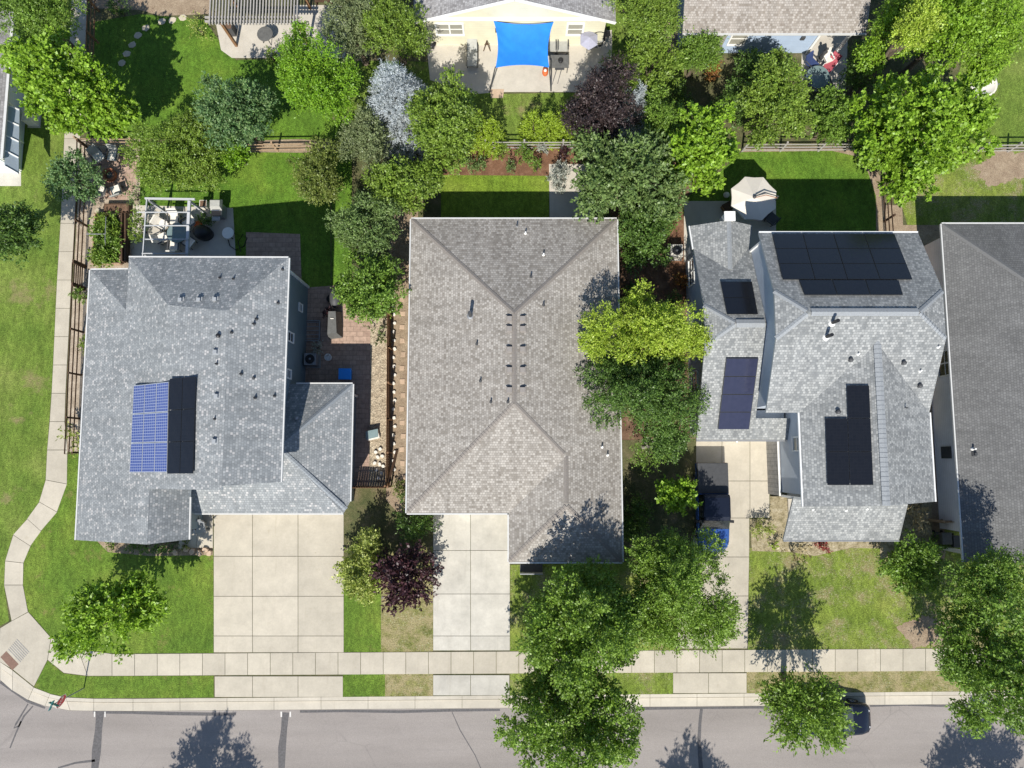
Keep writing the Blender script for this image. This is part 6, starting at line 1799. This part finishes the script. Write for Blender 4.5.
for i_, (x_, y_, r_, lf_, lb_) in enumerate(((455, 156, 11, 'olive_green', 'spreading green shrub at the far left of the red mulch bed'), (500, 151, 8, 'olive_green', 'small green shrub just left of the middle of the red mulch bed'),
        (511, 166, 5, 'sage', 'low sage plant at the lawn edge of the red mulch bed'), (537, 166, 6, 'green', 'low green plant at the lower right of the red mulch bed'), (600, 140, 12, 'dark', 'dark shrub tucked under the dark purple tree'),
        (612, 66, 12, 'green', 'green shrub between the egg chair and the top green tree'), (676, 96, 14, 'dark', 'dark shrub in the shade above the parasol patio maple'), (722, 108, 13, 'dark', 'dark shrub left of the green and gold tree'),
        (672, 210, 9, 'olive_green', 'green shrub on the red mulch left of the shaded patio'), (634, 290, 10, 'dark', 'dark shrub in the gap above the golden tree'), (675, 300, 9, 'sage', 'sage shrub against the gray garage corner'), (345, 145, 10, 'dark', 'dark shrub at the foot of the thin gray olive tree'))):
    shrub('shrub', lb_, x_, y_, r_, .7, lf_, 'small', seed=40 + i_)
shrub('red_shrub', 'red leaved shrub under the front eave of the gray house', 823, 546, 6, .55, 'red')
shrub('shrub', 'yellow flowering plant in the dry bed of the gray house', 774, 547, 4, .3, 'lime')
shrub('shrub', 'straw colored bush beside the garage wall of the gray house', 762, 531, 10, .7, 'variegated', ry=9)
shrub('ornamental_grass', 'clump of straw colored grass at the right end of the gray porch roof', 917, 508, 9, .8, 'straw', 'spray', ry=10, cat='grass clump')
shrub('ornamental_grass', 'dry grass clump in the bed under the gray porch roof', 794, 552, 9, .4, 'straw', 'spray', ry=6, cat='grass clump', dens=.6)
shrub('shrub', 'pale plant along the white pergola, left side', 139, 228, 6, .9, 'olive_green', 'small', ry=20, rz=.9)
shrub('shrub', 'feathery pale shrub right of the paver patio', 135, 196, 8, .5, 'sage', 'airy', ry=14, dens=2)
shrub('shrub', 'bushy green plant spilling over the fence gate beside the footpath', 80, 296, 10, .7, 'green', 'small', ry=7)
shrub('shrub', 'small green plant at the middle of the lower dark fence', 83, 345, 5, .4, 'olive_green', ry=8)
shrub('shrub', 'yellow green plant at the lower end of the dark fence', 74, 437, 8, .6, 'variegated', 'spray', ry=6, dens=.7)
shrub('shrub', 'lush shrub at the left end of the round tree hedge shade', 205, 173, 13, .8, 'olive_green', ry=8)
shrub('shrub', 'low rose bush with pale flowers on the top left lawn', 199, 30, 9, .6, 'variegated', 'airy', ry=11, dens=2.4)
shrub('shrub', 'dark shrub behind the fence at the very top left', 118, 8, 12, .8, 'dark', ry=8)
shrub('shrub', 'small shrub on the tan border behind the parasol lawn', 866, 158, 8, .5, 'olive_green', ry=6)
shrub('shrub', 'low green shrub under the largest maple at the dry lawn', 955, 160, 16, .6, 'olive_green', ry=10)
shrub('shrub', 'brown green shrub below the pale gray air conditioner', 683, 283, 8, .6, 'rusty', ry=10)
shrub('shrub', 'dark hedge shrub in the side yard left of the pickup truck', 636, 520, 18, .8, 'dark', 'fine', ry=22)
shrub('shrub', 'green shrub at the sandy corner right of the evergreen shrub', 398, 488, 6, .5, 'olive', ry=8)
shrub('shrub', 'dark shrub added to shade the ground below the pale blue house', 744, 86, 22, 1.5, 'dark', 'fine', ry=34)  # added and enlarged so that the ground here turns dark
shrub('shrub', 'dark leafy shrub enlarged to shade the ground by the glass table patio', 858, 68, 17, 1.6, 'dark', 'fine', ry=30)  # made bigger to deepen the shade around it
shrub('shrub', 'low dark shrub at the left end of the wide dark tree by the right edge', 938, 545, 10, .6, 'dark', ry=12)
# trees on the far side of the street: only their shadows reach the photograph
for (x, y, r_) in ((-18.2, -23.6, 2.1), (9.5, -24.6, 1.7), (26.6, -23.0, 2.3)):
    rng = np.random.default_rng(int(abs(x) * 10)); st = STY['spike']
    root = thing('street_tree', 'green tree on the far side of the street, out of the photograph, number by its shadow', 'tree', (x, y, 0))
    root['label'] = {-18.2: 'far side street tree whose shadow falls on the left of the road', 9.5: 'far side street tree whose shadow falls right of the middle of the road', 26.6: 'far side street tree whose shadow falls on the right of the road'}[x]
    lb = crown_lobes(rng, (x, y, 5.0), (r_, r_, 3.2), st)
    P, A, N = grow(rng, (x, y, 5.0), (r_, r_, 3.2), lb, st, .8)
    n_ = len(P); leaf_mesh('crown', L_['street'], P, A, N, np.full(n_, .2), np.full(n_, .09), wloc(root), root)
    MB().path([Vector((x, y, -.05)), Vector((x, y, 5))], [.14, .05], 8).build('trunk', M['bark'], root)

# ------------------------------------------------------------------ camera and light
cam = bpy.data.cameras.new('camera')
cam.sensor_width = 36.0
cam.lens = 36.0 * F / 1024.0
cam.clip_start = .1; cam.clip_end = 2000
co = bpy.data.objects.new('camera', cam); COL.objects.link(co)
co.location = (0, 0, H); co.rotation_euler = (TH, 0, 0)
scene.camera = co

EL, DX = R(47), .14
hor = Vector((DX, 1.0, 0)).normalized() * math.cos(EL)
d = Vector((hor.x, hor.y, -math.sin(EL)))
sun = bpy.data.lights.new('sun', 'SUN'); sun.energy = 5.0; sun.angle = R(.5); sun.color = (1.0, .955, .88)
so = bpy.data.objects.new('sun', sun); COL.objects.link(so)
so.rotation_euler = d.to_track_quat('-Z', 'Y').to_euler(); so.location = (0, -40, 60)
wd = bpy.data.worlds.new('World'); scene.world = wd; wd.use_nodes = True
sk_ = wd.node_tree.nodes.new('ShaderNodeTexSky'); sk_.sky_type = 'NISHITA'; sk_.sun_disc = False
sk_.sun_elevation = EL; sk_.sun_rotation = math.pi + math.atan(DX); sk_.altitude = 1600
bg = wd.node_tree.nodes['Background']; bg.inputs['Strength'].default_value = .12
wd.node_tree.links.new(sk_.outputs[0], bg.inputs['Color'])
scene.view_settings.view_transform = 'Standard'; scene.view_settings.look = 'None'
scene.view_settings.exposure = 0.35; scene.view_settings.gamma = 1.0
